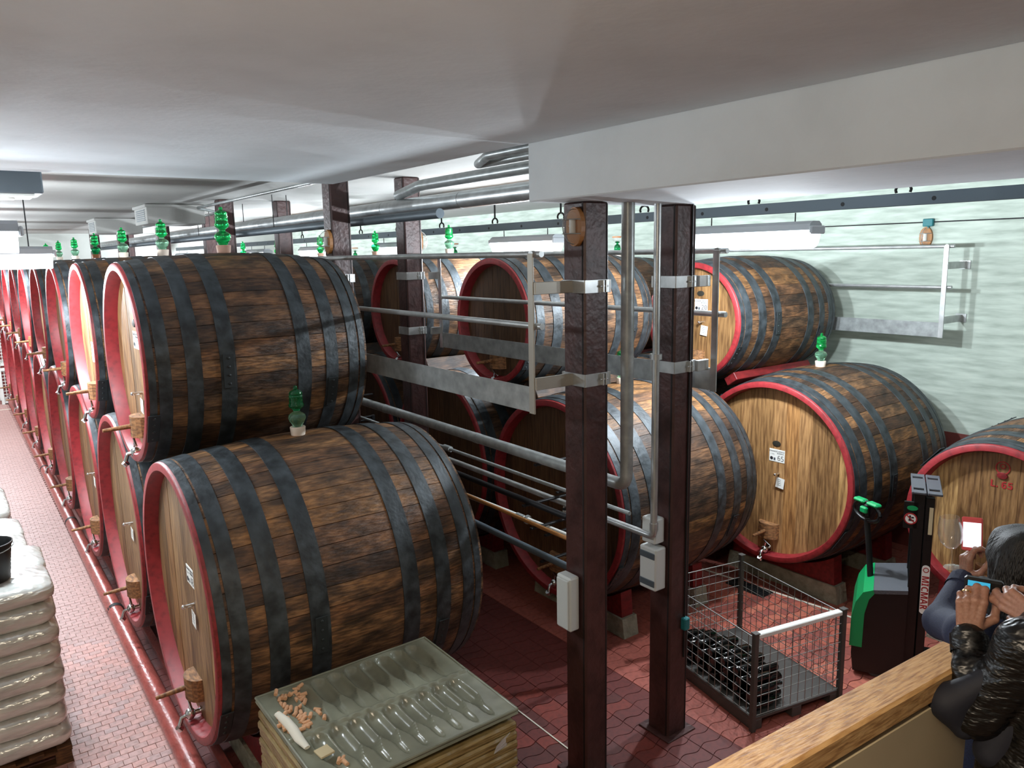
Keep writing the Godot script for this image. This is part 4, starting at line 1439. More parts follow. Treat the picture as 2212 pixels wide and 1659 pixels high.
func build_goods() -> void:
	sack_stack(Vector3(-0.2, 0, -6.85), 8, "nearest film-wrapped pallet of white sacks, bucket on top, at the left edge")
	sack_stack(Vector3(-0.26, 0, -8.35), 7, "second wrapped pallet of white sacks just behind the bucket")
	sack_stack(Vector3(-0.3, 0, -9.75), 7, "farthest wrapped pallet of white sacks at the left edge")
	var o := thing("bucket", "black plastic bucket standing on the nearest wrapped sacks", "bucket", Vector3(0.05, 1.49, -6.58))
	var mb := MB.new()
	mb.lathe([Vector2(0.001, 0.0), Vector2(0.11, 0.0), Vector2(0.118, 0.01), Vector2(0.15, 0.27), Vector2(0.158, 0.272), Vector2(0.16, 0.29), Vector2(0.153, 0.293), Vector2(0.146, 0.28), Vector2(0.113, 0.015), Vector2(0.001, 0.012)], T(Vector3()), 36)
	part("body", mb, M.bucket, o)
	mb = MB.new()
	var pts: Array = []
	for k in 13:
		var a := PI * k / 12.0
		pts.append(Vector3(cos(a) * 0.163, 0.27 - sin(a) * 0.03, sin(a) * 0.16))
	mb.tube(pts, 0.0035, 6)
	part("handle", mb, M.galv, o)

	# stack of bottle trays with corks on top
	o = thing("tray_stack", "stack of film-wrapped grey bottle trays, corks lying on the top one", "tray stack", Vector3(1.85, 0, -3.85))
	wooden_pallet(o, 1.2, 1.08)
	for k in 16:
		mb = MB.new()
		mb.box(Vector3(rng.randf_range(-0.006, 0.006), 0.1725 + 0.0575 * k, rng.randf_range(-0.006, 0.006)), Vector3(1.19 + rng.randf_range(-0.006, 0.008), 0.056, 1.09 + rng.randf_range(-0.006, 0.008)), 0.012)
		part("tray", mb, M.tray_side, o)
	mb = MB.new()
	mb.grid(150, 108, func(i, j):
		var x: float = -0.6 + 1.2 * i / 150.0
		var z: float = -0.55 + 1.1 * j / 108.0
		var y := 0.0
		if i > 1 and i < 149 and j > 1 and j < 107:
			y = trough(x, z)
		if absf(z) < 0.014:
			y += 0.014 * (0.4 + 0.6 * absf(sin(x * 42.0)))
		if j == 0 or j == 108 or i == 0 or i == 150:
			y -= 0.03
		return Vector3(x, 1.148 + y, z))
	part("moulded_top", mb, M.tray, o)
	mb = MB.new()
	for s in [-1, 1]:
		mb.tube([Vector3(-0.595, 1.146, s * 0.545), Vector3(0.595, 1.146, s * 0.545)], 0.009, 8)
		mb.tube([Vector3(s * 0.595, 1.146, -0.545), Vector3(s * 0.595, 1.146, 0.545)], 0.009, 8)
	part("top_lip", mb, M.tray, o)
	for r in [[Vector3(0.47, 0.98, 0.556), 0.16, 0.5], [Vector3(0.57, 0.72, 0.56), 0.12, -0.6], [Vector3(-0.603, 0.98, 0.2), 0.14, 0.2]]:
		mb = MB.new()
		var p: Vector3 = r[0]
		var w: float = r[1]
		var c: float = r[2]
		var poly := PackedVector2Array([Vector2(-w / 2, -0.02), Vector2(w / 4, -0.035), Vector2(w / 2, 0.01 + 0.04 * c), Vector2(0.0, 0.025), Vector2(-w / 3, 0.012)])
		mb.prism(poly, T(p, Basis(Vector3.UP, 0.3 if p.x > 0 else -PI / 2)), 0.002)
		part("film_scrap", mb, M.film, o)
	mb = MB.new()
	mb.lathe([Vector2(0.001, 0.0), Vector2(0.0112, 0.0), Vector2(0.012, 0.0012), Vector2(0.012, 0.0438), Vector2(0.0112, 0.045), Vector2(0.001, 0.045)], T(Vector3(-0.0225, 0, 0), Basis(Vector3(0, 1, 0), Vector3(1, 0, 0), Vector3(0, 0, -1))), 12)
	var cm := mb.mesh()
	for c in CORKS:
		var y := 1.148 + 0.012
		var deep := minf(trough(c[0], c[1]), minf(trough(c[0] + 0.012, c[1]), trough(c[0] - 0.012, c[1])))
		y += maxf(deep, -0.03) + 0.002
		var k := CORKS.find(c)
		var says := "wine cork in the loose pile on the far left of the bottle tray"
		if k >= 45: says = "wine cork by the front edge of the tray, %s of three near the beige card" % ["left", "back", "front"][k - 45]
		elif k >= 42: says = "wine cork lying apart right of the pile, %s of three" % ["farthest", "middle", "nearest"][k - 42]
		elif k >= 34: says = "wine cork in the small cluster beside the pale wood strip"
		single("cork", cm, M.cork, says, "cork", "wine corks scattered on the bottle tray", T(Vector3(1.85 + c[0], y, -3.85 + c[1]), Basis(Vector3.UP, c[2]) * Basis(Vector3.BACK, rng.randf_range(-0.15, 0.15))))
	mb = MB.new()
	mb.tube([Vector3(0.0, 0.0, -0.2), Vector3(0.012, 0.004, -0.1), Vector3(0.016, 0.006, 0.0), Vector3(0.01, 0.003, 0.12), Vector3(0.018, 0, 0.21)], [0.022, 0.03, 0.03, 0.028, 0.018], 8)
	for k in mb.v.size():
		mb.v[k].y *= 0.55
	single("wood_splint", mb, M.wood_stick, "pale flat strip of wood on the left edge of the bottle tray", "wood strip", "", T(Vector3(1.29, 1.172, -3.91)))
	mb = MB.new()
	mb.box(Vector3(), Vector3(0.082, 0.012, 0.085), 0.002)
	single("card_square", mb, M.card, "small square of beige card on the bottle tray", "card", "", T(Vector3(1.935 - 0.56, 1.158, -3.63), Basis(Vector3.UP, 0.12)))
	# green hose at the corner
	mb = MB.new()
	mb.tube([Vector3(1.19, 0.012, -3.2), Vector3(1.2, 0.3, -3.4), Vector3(1.21, 0.7, -3.62), Vector3(1.225, 0.9, -3.75), Vector3(1.232, 1.0, -3.84)], 0.009, 8)
	single("strap", mb, M.card, "pale strap hanging beside the left corner of the tray stack", "strap", "", T(Vector3()))

	build_cage()
	build_stacker()
	far_cages()
	# handrail of the parapet
	mb = MB.new()
	mb.box(Vector3(), Vector3(5.40, 0.07, 0.108), 0.008)
	var hr := single("handrail", mb, M.rail_wood, "thick wooden handrail on the beige parapet in the foreground, wet with spilled wine", "handrail", "", T(Vector3(-0.40, E - 1.205, -1.068), Basis(Vector3.UP, -0.066)))
	mb = MB.new()
	for k in 60:
		var c := Vector2(rng.randfn(0.0, 0.16), rng.randfn(0.0, 0.022))
		if absf(c.y) < 0.045:
			var r := rng.randf_range(0.0015, 0.005)
			mb.ball(Vector3(2.15 + c.x, 0.0352, c.y), Vector3(r, 0.0016, r), 4, 8)
	tag(part("wine_drops", mb, M.clear_glass, hr), "", "", "", "stuff")

func build_cage() -> void:
	var o := thing("wire_cage", "low wire mesh pallet cage with a white top rail, beside the pallet truck", "cage", Vector3(4.79, 0, -3.32), -0.2146)
	var W := 0.94
	var D := 1.24
	var y0 := 0.13
	var y1 := 0.80
	for p in [[0.0, 0.0, 0.84], [W, 0.0, 0.84], [0.0, -D, 0.86], [W, -D, 0.86]]:
		var mb := MB.new()
		mb.box(Vector3(p[0], p[2] / 2, p[1]), Vector3(0.042, p[2], 0.042), 0.004)
		mb.box(Vector3(p[0], p[2] + 0.004, p[1]), Vector3(0.054, 0.012, 0.054), 0.003)
		part("corner_post", mb, M.cage_post, o)
	var mb2 := MB.new()
	mb2.box(Vector3(W / 2, y1 + 0.012, 0.0), Vector3(W - 0.05, 0.035, 0.03), 0.004)
	mb2.box(Vector3(W / 2, y1 + 0.028, -0.015), Vector3(W - 0.05, 0.006, 0.05), 0.002)
	tag(part("top_rail", mb2, M.white_paint, o), "white painted top rail")
	var panels := [["front", Vector3(0, 0, 0), Vector3(1, 0, 0), W], ["back", Vector3(0, 0, -D), Vector3(1, 0, 0), W], ["left", Vector3(0, 0, 0), Vector3(0, 0, -1), D], ["right", Vector3(W, 0, 0), Vector3(0, 0, -1), D]]
	for p in panels:
		var mb := MB.new()
		var a: Vector3 = p[1]
		var d: Vector3 = p[2]
		var len: float = p[3]
		var nv := int(round(len / 0.078))
		for k in range(1, nv):
			var q := a + d * (len * k / nv)
			mb.rod(q + Vector3(0, y0, 0), q + Vector3(0, y1, 0), 0.0032, 5)
		var nh := 9
		for k in nh:
			var y := y0 + (y1 - y0) * k / (nh - 1.0)
			mb.rod(a + Vector3(0, y, 0), a + d * len + Vector3(0, y, 0), 0.005 if k == nh - 1 else 0.0032, 5)
		part("mesh_panel", mb, M.cage_wire, o)
	var mb3 := MB.new()
	mb3.box(Vector3(W / 2, 0.10, -D / 2), Vector3(W, 0.03, D), 0.004)
	for x in [0.05, W / 2, W - 0.05]:
		mb3.box(Vector3(x, 0.045, -D / 2), Vector3(0.1, 0.085, D), 0.004)
	part("base_pallet", mb3, M.cage_post, o)
	# bottles lying in the cage
	var bm := MB.new()
	bm.lathe([Vector2(0.001, 0.0), Vector2(0.034, 0.0), Vector2(0.0375, 0.006), Vector2(0.0375, 0.19), Vector2(0.03, 0.215), Vector2(0.016, 0.235), Vector2(0.0145, 0.285), Vector2(0.0165, 0.287), Vector2(0.0165, 0.3), Vector2(0.001, 0.3)], T(Vector3(), Basis(Vector3(0, 1, 0), Vector3(1, 0, 0), Vector3(0, 0, -1))), 16)
	var bmesh := bm.mesh()
	var inv := Transform3D(Basis(Vector3.UP, -0.2146), Vector3(4.79, 0, -3.32))
	for l in 4:
		for k in (13 if l < 3 else 9):
			var at := Vector3(0.06 if k % 2 == 0 else 0.38, 0.155 + 0.068 * l, -0.08 - 0.082 * k - (0.041 if l % 2 else 0.0))
			var bs := Basis() if k % 2 == 0 else Basis(Vector3.UP, PI)
			if k % 2:
				at.x = 0.42
			single("wine_bottle", bmesh, M.bottle, "dark wine bottle lying in the wire cage", "bottle", "dark bottles lying in the wire cage", inv * T(at, bs * Basis(Vector3.UP, rng.randf_range(-0.03, 0.03))))

func build_stacker() -> void:
	var o := thing("pallet_truck", "black and green electric pallet stacker in front of the stencilled cask", "pallet stacker", Vector3(6.18, 0, -3.29), -1.103)
	var mb := MB.new()
	# body: side outline with a rounded back, extruded across the truck
	var q := PackedVector2Array([Vector2(0.02, 0.04), Vector2(0.42, 0.04), Vector2(0.42, 0.84), Vector2(0.16, 0.80), Vector2(0.08, 0.765), Vector2(0.03, 0.69), Vector2(0.0, 0.55), Vector2(0.0, 0.2)])
	mb.prism(q, T(Vector3(0, 0, -0.66)), 0.64)
	part("body", mb, M.gloss_black, o)
	mb = MB.new()
	q = PackedVector2Array([Vector2(0.14, 0.795), Vector2(0.42, 0.84), Vector2(0.42, 0.875), Vector2(0.14, 0.83)])
	mb.prism(q, T(Vector3(0, 0, -0.67)), 0.66)
	part("top_cover", mb, M.grey_plastic, o)
	mb = MB.new()
	q = PackedVector2Array([Vector2(-0.018, 0.28), Vector2(0.085, 0.28), Vector2(0.09, 0.6), Vector2(0.12, 0.74), Vector2(0.16, 0.80), Vector2(0.15, 0.835), Vector2(0.07, 0.80), Vector2(0.015, 0.70), Vector2(-0.014, 0.56)])
	mb.prism(q, T(Vector3(0, 0, -0.672)), 0.67)
	tag(part("rear_cover", mb, M.truck_green, o), "green rounded rear cover")
	# mast
	for z in [-0.56, -0.12]:
		mb = MB.new()
		mb.box(Vector3(0.46, 0.88, z), Vector3(0.09, 1.72, 0.05), 0.006)
		mb.box(Vector3(0.54, 0.86, z), Vector3(0.07, 1.68, 0.075), 0.006)
		part("mast_upright", mb, M.gloss_black, o)
	mb = MB.new()
	mb.box(Vector3(0.44, 0.9, -0.34), Vector3(0.01, 1.6, 0.40), 0.002)
	part("mast_guard", mb, M.black, o)
	for r in [[0.43, 0.62], [0.55, 0.60]]:
		mb = MB.new()
		var x: float = r[0]
		mb.box(Vector3(x + 0.02, 1.745, -0.60), Vector3(0.11, 0.02, 0.08), 0.004)
		mb.box(Vector3(x + 0.02, 1.745, -0.34), Vector3(0.11, 0.02, 0.3), 0.004)
		mb.box(Vector3(x + 0.02, 1.745, -0.08), Vector3(0.11, 0.02, 0.08), 0.004)
		mb.box(Vector3(x - 0.028, 1.745, -0.34), Vector3(0.016, 0.022, 0.6), 0.004)
		mb.box(Vector3(x + 0.068, 1.745, -0.34), Vector3(0.016, 0.022, 0.6), 0.004)
		part("mast_cap", mb, M.grey_plastic, o)
	mb = MB.new()
	mb.rod(Vector3(0.5, 0.3, -0.34), Vector3(0.5, 1.55, -0.34), 0.03, 14)
	part("lift_ram", mb, M.steel, o)
	# lettering plate and signs on the near side of the mast
	mb = MB.new()
	var pl := PackedVector2Array()
	for k in 16:
		var a := TAU * k / 16
		pl.append(Vector2(cos(a) * 0.032, sin(a) * 0.032 + (0.19 if sin(a) > 0 else -0.19)))
	mb.prism(pl, T(Vector3(0.545, 0.88, -0.0825)), 0.003)
	var plate := part("name_plate", mb, M.paper, o)
	letters("MICMAR", 0.075, plate, T(Vector3(0.545, 0.855, -0.079), Basis(Vector3.BACK, -PI / 2)), M.red_ink, "lettering", true)
	mb = MB.new()
	mb.lathe([Vector2(0.017, 0), Vector2(0.023, 0), Vector2(0.023, 0.002), Vector2(0.017, 0.002)], T(Vector3(0.545, 1.06, -0.079), Basis(Vector3(1, 0, 0), Vector3(0, 0, 1), Vector3(0, -1, 0))), 18)
	part("emblem", mb, M.red_ink, plate)
	mb = MB.new()
	mb.lathe([Vector2(0.001, 0), Vector2(0.05, 0), Vector2(0.05, 0.004), Vector2(0.001, 0.004)], T(Vector3(0.40, 1.50, -0.09), Basis(Vector3(1, 0, 0), Vector3(0, 0, 1), Vector3(0, -1, 0))), 28)
	var sg := part("warning_sign", mb, M.paper, o)
	mb = MB.new()
	mb.lathe([Vector2(0.041, 0), Vector2(0.051, 0), Vector2(0.051, 0.005), Vector2(0.041, 0.005)], T(Vector3(0.40, 1.50, -0.09), Basis(Vector3(1, 0, 0), Vector3(0, 0, 1), Vector3(0, -1, 0))), 28)
	mb.box(Vector3(0.40, 1.50, -0.0855), Vector3(0.085, 0.009, 0.003), 0.0, Basis(Vector3.BACK, -0.78))
	part("red_ring", mb, M.red_ink, sg)
	mb = MB.new()
	mb.box(Vector3(0.395, 1.507, -0.0855), Vector3(0.014, 0.045, 0.002))
	mb.box(Vector3(0.405, 1.487, -0.0855), Vector3(0.04, 0.012, 0.002))
	mb.box(Vector3(0.415, 1.512, -0.0855), Vector3(0.02, 0.014, 0.002))
	part("pictogram", mb, M.ink, sg)
	mb = MB.new()
	mb.lathe([Vector2(0.001, 0), Vector2(0.042, 0), Vector2(0.042, 0.004), Vector2(0.001, 0.004)], T(Vector3(0.41, 1.595, -0.09), Basis(Vector3(1, 0, 0), Vector3(0, 0, 1), Vector3(0, -0.5, 0))), 24)
	part("green_sticker", mb, M.truck_green, o)
	mb = MB.new()
	mb.box(Vector3(0.40, 1.53, -0.105), Vector3(0.11, 0.24, 0.02), 0.004)
	mb.box(Vector3(0.545, 1.47, -0.083), Vector3(0.035, 0.3, 0.006), 0.002)
	part("sign_bracket", mb, M.gloss_black, o)
	mb = MB.new()
	mb.box(Vector3(0.552, 1.50, -0.079), Vector3(0.03, 0.24, 0.004), 0.001)
	part("scale_strip", mb, M.card, o)
	# tiller with its handle
	mb = MB.new()
	mb.tube([Vector3(0.12, 0.78, -0.36), Vector3(0.10, 1.0, -0.36), Vector3(0.06, 1.36, -0.36)], 0.026, 12)
	var ti := part("tiller_arm", mb, M.black, o)
	mb = MB.new()
	var pts: Array = []
	for k in 17:
		var a := TAU * k / 16.0
		pts.append(Vector3(0.055 + cos(a) * 0.11, 1.43 + sin(a) * 0.085, -0.36 + cos(a) * 0.11))
	mb.tube(pts, 0.017, 10, false)
	mb.box(Vector3(0.055, 1.44, -0.36), Vector3(0.06, 0.13, 0.06), 0.015)
	part("handle_loop", mb, M.gloss_black, ti)
	for s in [-0.055, 0.055]:
		mb = MB.new()
		mb.box(Vector3(0.055 + s, 1.518, -0.36 + s), Vector3(0.13, 0.035, 0.075), 0.014, Basis(Vector3.UP, -PI / 4))
		part("handle_cap", mb, M.truck_green, ti)
	mb = MB.new()
	mb.box(Vector3(0.03, 1.455, -0.325), Vector3(0.08, 0.06, 0.04), 0.012, Basis(Vector3.UP, -PI / 4))
	part("thumb_control", mb, M.truck_green, ti)
	# forks and wheels
	for z in [-0.52, -0.16]:
		mb = MB.new()
		mb.box(Vector3(0.98, 0.09, z), Vector3(0.88, 0.045, 0.15), 0.008)
		part("fork", mb, M.gloss_black, o)
		mb = MB.new()
		mb.rod(Vector3(1.3, 0.042, z - 0.04), Vector3(1.3, 0.042, z + 0.04), 0.041, 16)
		part("roller", mb, M.grey_plastic, o)
	mb = MB.new()
	mb.rod(Vector3(0.16, 0.1, -0.5), Vector3(0.16, 0.1, -0.43), 0.1, 20)
	mb.rod(Vector3(0.2, 0.06, -0.1), Vector3(0.2, 0.06, -0.05), 0.06, 16)
	part("wheel", mb, M.grey_plastic, o)

func far_cages() -> void:
	var word := ["bottom", "middle", "top"]
	for l in 3:
		var o := thing("stacking_cage", "white wire stacking cage at the far end of the left aisle, %s of the stack" % word[l], "cage", Vector3(1.45, 1.04 * l, -25.2), 0.0, "white cages stacked at the far end")
		var mb := MB.new()
		for x in [-0.45, 0.45]:
			for z in [-0.4, 0.4]:
				mb.box(Vector3(x, 0.515, z), Vector3(0.07, 1.02, 0.07), 0.006)
		mb.box(Vector3(0, 0.97, 0.4), Vector3(0.9, 0.08, 0.05), 0.005)
		mb.box(Vector3(-0.45, 0.97, 0), Vector3(0.05, 0.08, 0.8), 0.005)
		mb.box(Vector3(0, 0.06, 0), Vector3(0.9, 0.06, 0.8), 0.005)
		part("frame", mb, M.white_paint, o)
		mb = MB.new()
		for k in 10:
			mb.rod(Vector3(-0.45 + 0.1 * k, 0.08, 0.4), Vector3(-0.45 + 0.1 * k, 0.95, 0.4), 0.008, 4)
			mb.rod(Vector3(-0.45, 0.08, -0.4 + 0.088 * k), Vector3(-0.45, 0.95, -0.4 + 0.088 * k), 0.008, 4)
			mb.rod(Vector3(-0.45, 0.1 + 0.09 * k, 0.4), Vector3(0.45, 0.1 + 0.09 * k, 0.4), 0.008, 4)
			mb.rod(Vector3(-0.45, 0.1 + 0.09 * k, -0.4), Vector3(-0.45, 0.1 + 0.09 * k, 0.4), 0.008, 4)
		part("mesh_panel", mb, M.white_paint, o)
	var mb2 := MB.new()
	mb2.box(Vector3(0, 0, 0), Vector3(0.16, 0.3, 0.05), 0.01)
	mb2.box(Vector3(0, -0.02, 0.03), Vector3(0.09, 0.1, 0.02), 0.005)
	single("wall_switch", mb2, M.box_grey, "pale grey switch box on the red dado of the end wall", "switch", "", T(Vector3(0.35, 1.28, -26.4)))
const CORKS := [[-0.483,-0.502,1.13],[-0.482,-0.455,1.04],[-0.456,-0.476,1.13],[-0.439,-0.463,1.13],[-0.406,-0.475,1.04],[-0.389,-0.457,-0.00],[-0.376,-0.439,0.27],[-0.359,-0.494,-0.18],[-0.329,-0.501,0.49],[-0.341,-0.424,-0.09],[-0.361,-0.397,-0.51],[-0.396,-0.387,-1.67],[-0.374,-0.374,0.57],[-0.364,-0.341,0.98],[-0.495,-0.395,1.11],[-0.479,-0.375,1.13],[-0.480,-0.339,0.83],[-0.459,-0.323,1.13],[-0.493,-0.302,-0.00],[-0.399,-0.311,0.43],[-0.438,-0.289,1.08],[-0.426,-0.241,-1.77],[-0.460,-0.252,0.83],[-0.454,-0.208,0.88],[-0.439,-0.189,0.50],[-0.427,-0.187,0.88],[-0.457,-0.172,0.88],[-0.442,-0.153,0.50],[-0.407,-0.140,1.03],[-0.445,-0.110,-0.09],[-0.460,-0.137,0.69],[-0.445,-0.080,-0.00],[-0.464,-0.070,-0.42],[-0.500,-0.044,-0.10],[-0.556,-0.258,1.13],[-0.526,-0.242,0.79],[-0.531,-0.185,1.00],[-0.556,-0.191,0.10],[-0.577,-0.155,-0.00],[-0.558,-0.129,-0.10],[-0.563,-0.104,-0.00],[-0.549,-0.075,0.61],[-0.337,-0.209,-0.90],[-0.348,-0.159,-1.45],[-0.343,-0.089,1.13],[-0.429,0.305,1.02],[-0.411,0.319,0.89],[-0.420,0.370,-1.50]]

# ---------------------------------------------------------------- people
func hand(fl: Flesh, wrist: Vector3, d: Vector3, pn: Vector3, left: bool, curls: Array, thumb_in: float, sc := 1.0) -> void:
	# d: wrist to knuckles, pn: the way the palm faces
	d = d.normalized()
	pn = (pn - d * pn.dot(d)).normalized()
	var lat := pn.cross(d) if left else d.cross(pn)
	var lens := [[0.042, 0.025, 0.020], [0.046, 0.028, 0.021], [0.042, 0.027, 0.020], [0.033, 0.020, 0.018]]
	var pos := [0.027, 0.009, -0.009, -0.026]
	var palm := [0.086, 0.089, 0.084, 0.076]
	for k in 4:
		var a: Vector3 = wrist + lat * (pos[k] * 0.55) * sc
		var kn: Vector3 = wrist + (d * palm[k] + lat * pos[k] - pn * 0.004) * sc
		fl.bone(a, kn, 0.0145 * sc, 0.0105 * sc)
		fl.bone(a.lerp(kn, 0.25) + pn * 0.006 * sc, a.lerp(kn, 0.85) + pn * 0.005 * sc, 0.011 * sc, 0.009 * sc)
		var ang := 0.0
		var p := kn
		for s in 3:
			ang += curls[k][s]
			var dir: Vector3 = (d * cos(ang) + pn * sin(ang) + lat * pos[k] * 1.5).normalized()
			var q: Vector3 = p + dir * lens[k][s] * sc
			fl.bone(p, q, (0.0096 - 0.0008 * s - (0.001 if k == 3 else 0.0)) * sc, (0.0090 - 0.0008 * s - (0.001 if k == 3 else 0.0)) * sc)
			p = q
	var b0 := wrist + (d * 0.022 + lat * 0.022 + pn * 0.008) * sc
	var t1 := b0 + (d * 0.5 + lat * 0.75 + pn * 0.35).normalized() * 0.042 * sc
	var t2 := t1 + (d * 0.85 + lat * (0.45 - thumb_in) + pn * (0.3 + thumb_in * 0.5)).normalized() * 0.034 * sc
	var t3 := t2 + (d * 0.9 + lat * (0.15 - thumb_in) + pn * (0.3 + thumb_in * 0.6)).normalized() * 0.026 * sc
	fl.bone(b0, t1, 0.0155 * sc, 0.0115 * sc)
	fl.bone(t1, t2, 0.0112 * sc, 0.0098 * sc)
	fl.bone(t2, t3, 0.0098 * sc, 0.008 * sc)

func person(label: String, J: Dictionary, coat: Material, hands: Array, long_hair: bool) -> Node3D:
	# J holds world joints; the node stands at the feet
	var foot: Vector3 = (J.foot_l + J.foot_r) / 2
	foot.y = J.foot_l.y - 0.055
	var o := thing("person", label, "person", foot)
	var f: Vector3 = J.face
	var up := Vector3.UP
	var rt := f.cross(up).normalized()
	for k in J:
		if J[k] is Vector3 and k != "face":
			J[k] -= foot
	var head: Vector3 = J.head
	var neck: Vector3 = J.neck
	var hip: Vector3 = J.hip
	var chest := neck.lerp(hip, 0.38)
	var lo := Vector3(-0.6, -0.02, -0.6)
	var hi := Vector3(0.6, 1.95, 0.6)
	var mb := MB.new()
	# body: one continuous surface
	var fl := Flesh.new(lo, hi, 0.014, 0.035)
	var trunk := func(g: Flesh, e: float) -> void:
		g.bone(neck - up * 0.06, chest, 0.075 + e, 0.115 + e)
		for s in [-1.0, 1.0]:
			g.bone(chest + rt * 0.06 * s - up * 0.02, hip + rt * 0.05 * s + up * 0.08, 0.1 + e, 0.095 + e)
			g.bone(hip + rt * 0.065 * s + up * 0.06, hip + rt * 0.075 * s - up * 0.04, 0.105 + e, 0.1 + e)
		g.bone(J.sh_l, J.sh_r, 0.052 + e, 0.052 + e)
	var arms := func(g: Flesh, e: float, cuff: float) -> void:
		for s in ["l", "r"]:
			g.bone(J["sh_" + s], J["el_" + s], 0.05 + e, 0.04 + e)
			g.bone(J["el_" + s], J["el_" + s].lerp(J["wr_" + s], cuff), 0.041 + e, lerpf(0.041, 0.027, cuff) + e)
	var legs := func(g: Flesh, e: float) -> void:
		for s in ["l", "r"]:
			var hj: Vector3 = hip + rt * (-0.085 if s == "l" else 0.085) - up * 0.02
			var kn: Vector3 = hj.lerp(J["foot_" + s], 0.5) + f * 0.02
			g.bone(hj, kn, 0.088 + e, 0.058 + e)
			g.bone(kn, J["foot_" + s] + up * 0.05, 0.058 + e, 0.04 + e)
	trunk.call(fl, 0.0)
	arms.call(fl, 0.0, 1.0)
	legs.call(fl, 0.0)
	fl.bone(neck - up * 0.05, head - up * 0.06, 0.055, 0.05)
	for s in ["l", "r"]:
		fl.bone(J["foot_" + s], J["foot_" + s] + f * 0.13 - up * 0.02, 0.035, 0.028)
	fl.skin(mb)
	var hd := Flesh.new(head - Vector3(0.16, 0.2, 0.16), head + Vector3(0.16, 0.16, 0.16), 0.005, 0.018)
	hd.bone(head + up * 0.03 - f * 0.025, head + up * 0.03 + f * 0.02, 0.084, 0.08)
	hd.bone(head - up * 0.055 + f * 0.05, head - up * 0.01 + f * 0.03, 0.038, 0.06)
	hd.bone(head - up * 0.16 - f * 0.01, head - up * 0.04 - f * 0.01, 0.05, 0.05)
	hd.bone(head + up * 0.012 + f * 0.094, head - up * 0.022 + f * 0.109, 0.008, 0.012)
	for s in [-1.0, 1.0]:
		hd.bone(head + rt * 0.08 * s - f * 0.01 + up * 0.012, head + rt * 0.083 * s - f * 0.012 - up * 0.028, 0.013, 0.009)
		hd.bone(head + rt * 0.045 * s + f * 0.06 - up * 0.02, head + rt * 0.05 * s + f * 0.055 - up * 0.015, 0.02, 0.02)
		hd.bone(head + rt * 0.015 * s + f * 0.098 + up * 0.03, head + rt * 0.045 * s + f * 0.084 + up * 0.032, 0.006, 0.006)
	hd.skin(mb)
	for h in hands:
		var w: Vector3 = h[0] - foot
		var g := Flesh.new(w - Vector3(0.17, 0.17, 0.17), w + Vector3(0.17, 0.19, 0.17), 0.0035, 0.007)
		g.bone(w - h[1].normalized() * 0.07, w, 0.029, 0.025)
		hand(g, w, h[1], h[2], h[3], h[4], h[5], h[6])
		g.skin(mb)
	var body := part("body", mb, M.skin, o)
	mb = MB.new()
	var ir := MB.new()
	for s in [-1.0, 1.0]:
		mb.ball(head + rt * 0.031 * s + f * 0.083 + up * 0.012, Vector3(0.012, 0.010, 0.012), 8, 12)
		ir.ball(head + rt * 0.031 * s + f * 0.0925 + up * 0.012, Vector3(0.0045, 0.0048, 0.0045), 6, 10)
	part("eyes", mb, M.eye, body)
	part("irises", ir, M.iris, body)
	mb = MB.new()
	mb.tube([head - up * 0.047 + f * 0.091 - rt * 0.022, head - up * 0.046 + f * 0.1, head - up * 0.047 + f * 0.091 + rt * 0.022], [0.003, 0.0065, 0.003], 8)
	part("lips", mb, M.lips, body)
	# hair
	var hr := Flesh.new(head - Vector3(0.2, 0.32, 0.2), head + Vector3(0.2, 0.2, 0.2), 0.007, 0.022)
	hr.bone(head + up * 0.045 - f * 0.04, head + up * 0.05 + f * 0.012, 0.100, 0.09)
	for k in 26:          # loose locks
		var a := TAU * k * 0.381966
		var t := 0.15 + 0.8 * k / 26.0
		var d := (rt * cos(a) * t - f * (0.35 + 0.6 * absf(sin(a)) * t) + up * (0.9 - 1.1 * t)).normalized()
		var c := head + up * 0.03 - f * 0.03 + d * 0.098
		hr.bone(c, c + (rt * cos(a) * 0.3 - up).normalized() * (0.05 + 0.03 * (k % 3)), 0.011, 0.007)
	hr.bone(head - f * 0.05 + up * 0.02, head - f * 0.055 - up * (0.15 if long_hair else 0.05), 0.085, 0.07 if long_hair else 0.05)
	for s in [-1.0, 1.0]:
		hr.bone(head + rt * 0.06 * s - f * 0.02 + up * 0.02, head + rt * 0.07 * s - f * 0.035 - up * (0.14 if long_hair else 0.02), 0.045, 0.035)
		hr.bone(head + rt * 0.045 * s + f * 0.045 + up * 0.085, head + rt * 0.075 * s + f * 0.01 + up * 0.04, 0.03, 0.028)
	mb = MB.new()
	hr.skin(mb)
	part("hair", mb, M.hair, o)
	# clothes
	var ck := Flesh.new(lo, hi, 0.012, 0.03)
	trunk.call(ck, 0.022)
	arms.call(ck, 0.017, 0.93)
	ck.bone(neck - up * 0.03 - rt * 0.03, neck - up * 0.03 + rt * 0.03, 0.07, 0.07)
	ck.bone(hip - up * 0.1, hip, 0.15, 0.15, Vector3(1.0, 0.6, 1.0))
	if J.has("folds"):
		for q in J.folds:
			ck.bone(q[0] - foot, q[1] - foot, q[2], q[2] * 0.7)
	mb = MB.new()
	ck.skin(mb)
	var jk := part("jacket", mb, coat, o)
	for s in ["l", "r"]:
		mb = MB.new()
		var a: Vector3 = J["el_" + s].lerp(J["wr_" + s], 0.74)
		var b: Vector3 = J["el_" + s].lerp(J["wr_" + s], 0.96)
		mb.tube([a, b], [0.052, 0.05], 18, false)
		mb.tube([b, b - (b - a).normalized() * 0.01], [0.05, 0.04], 18, false)
		part("cuff", mb, coat, jk)
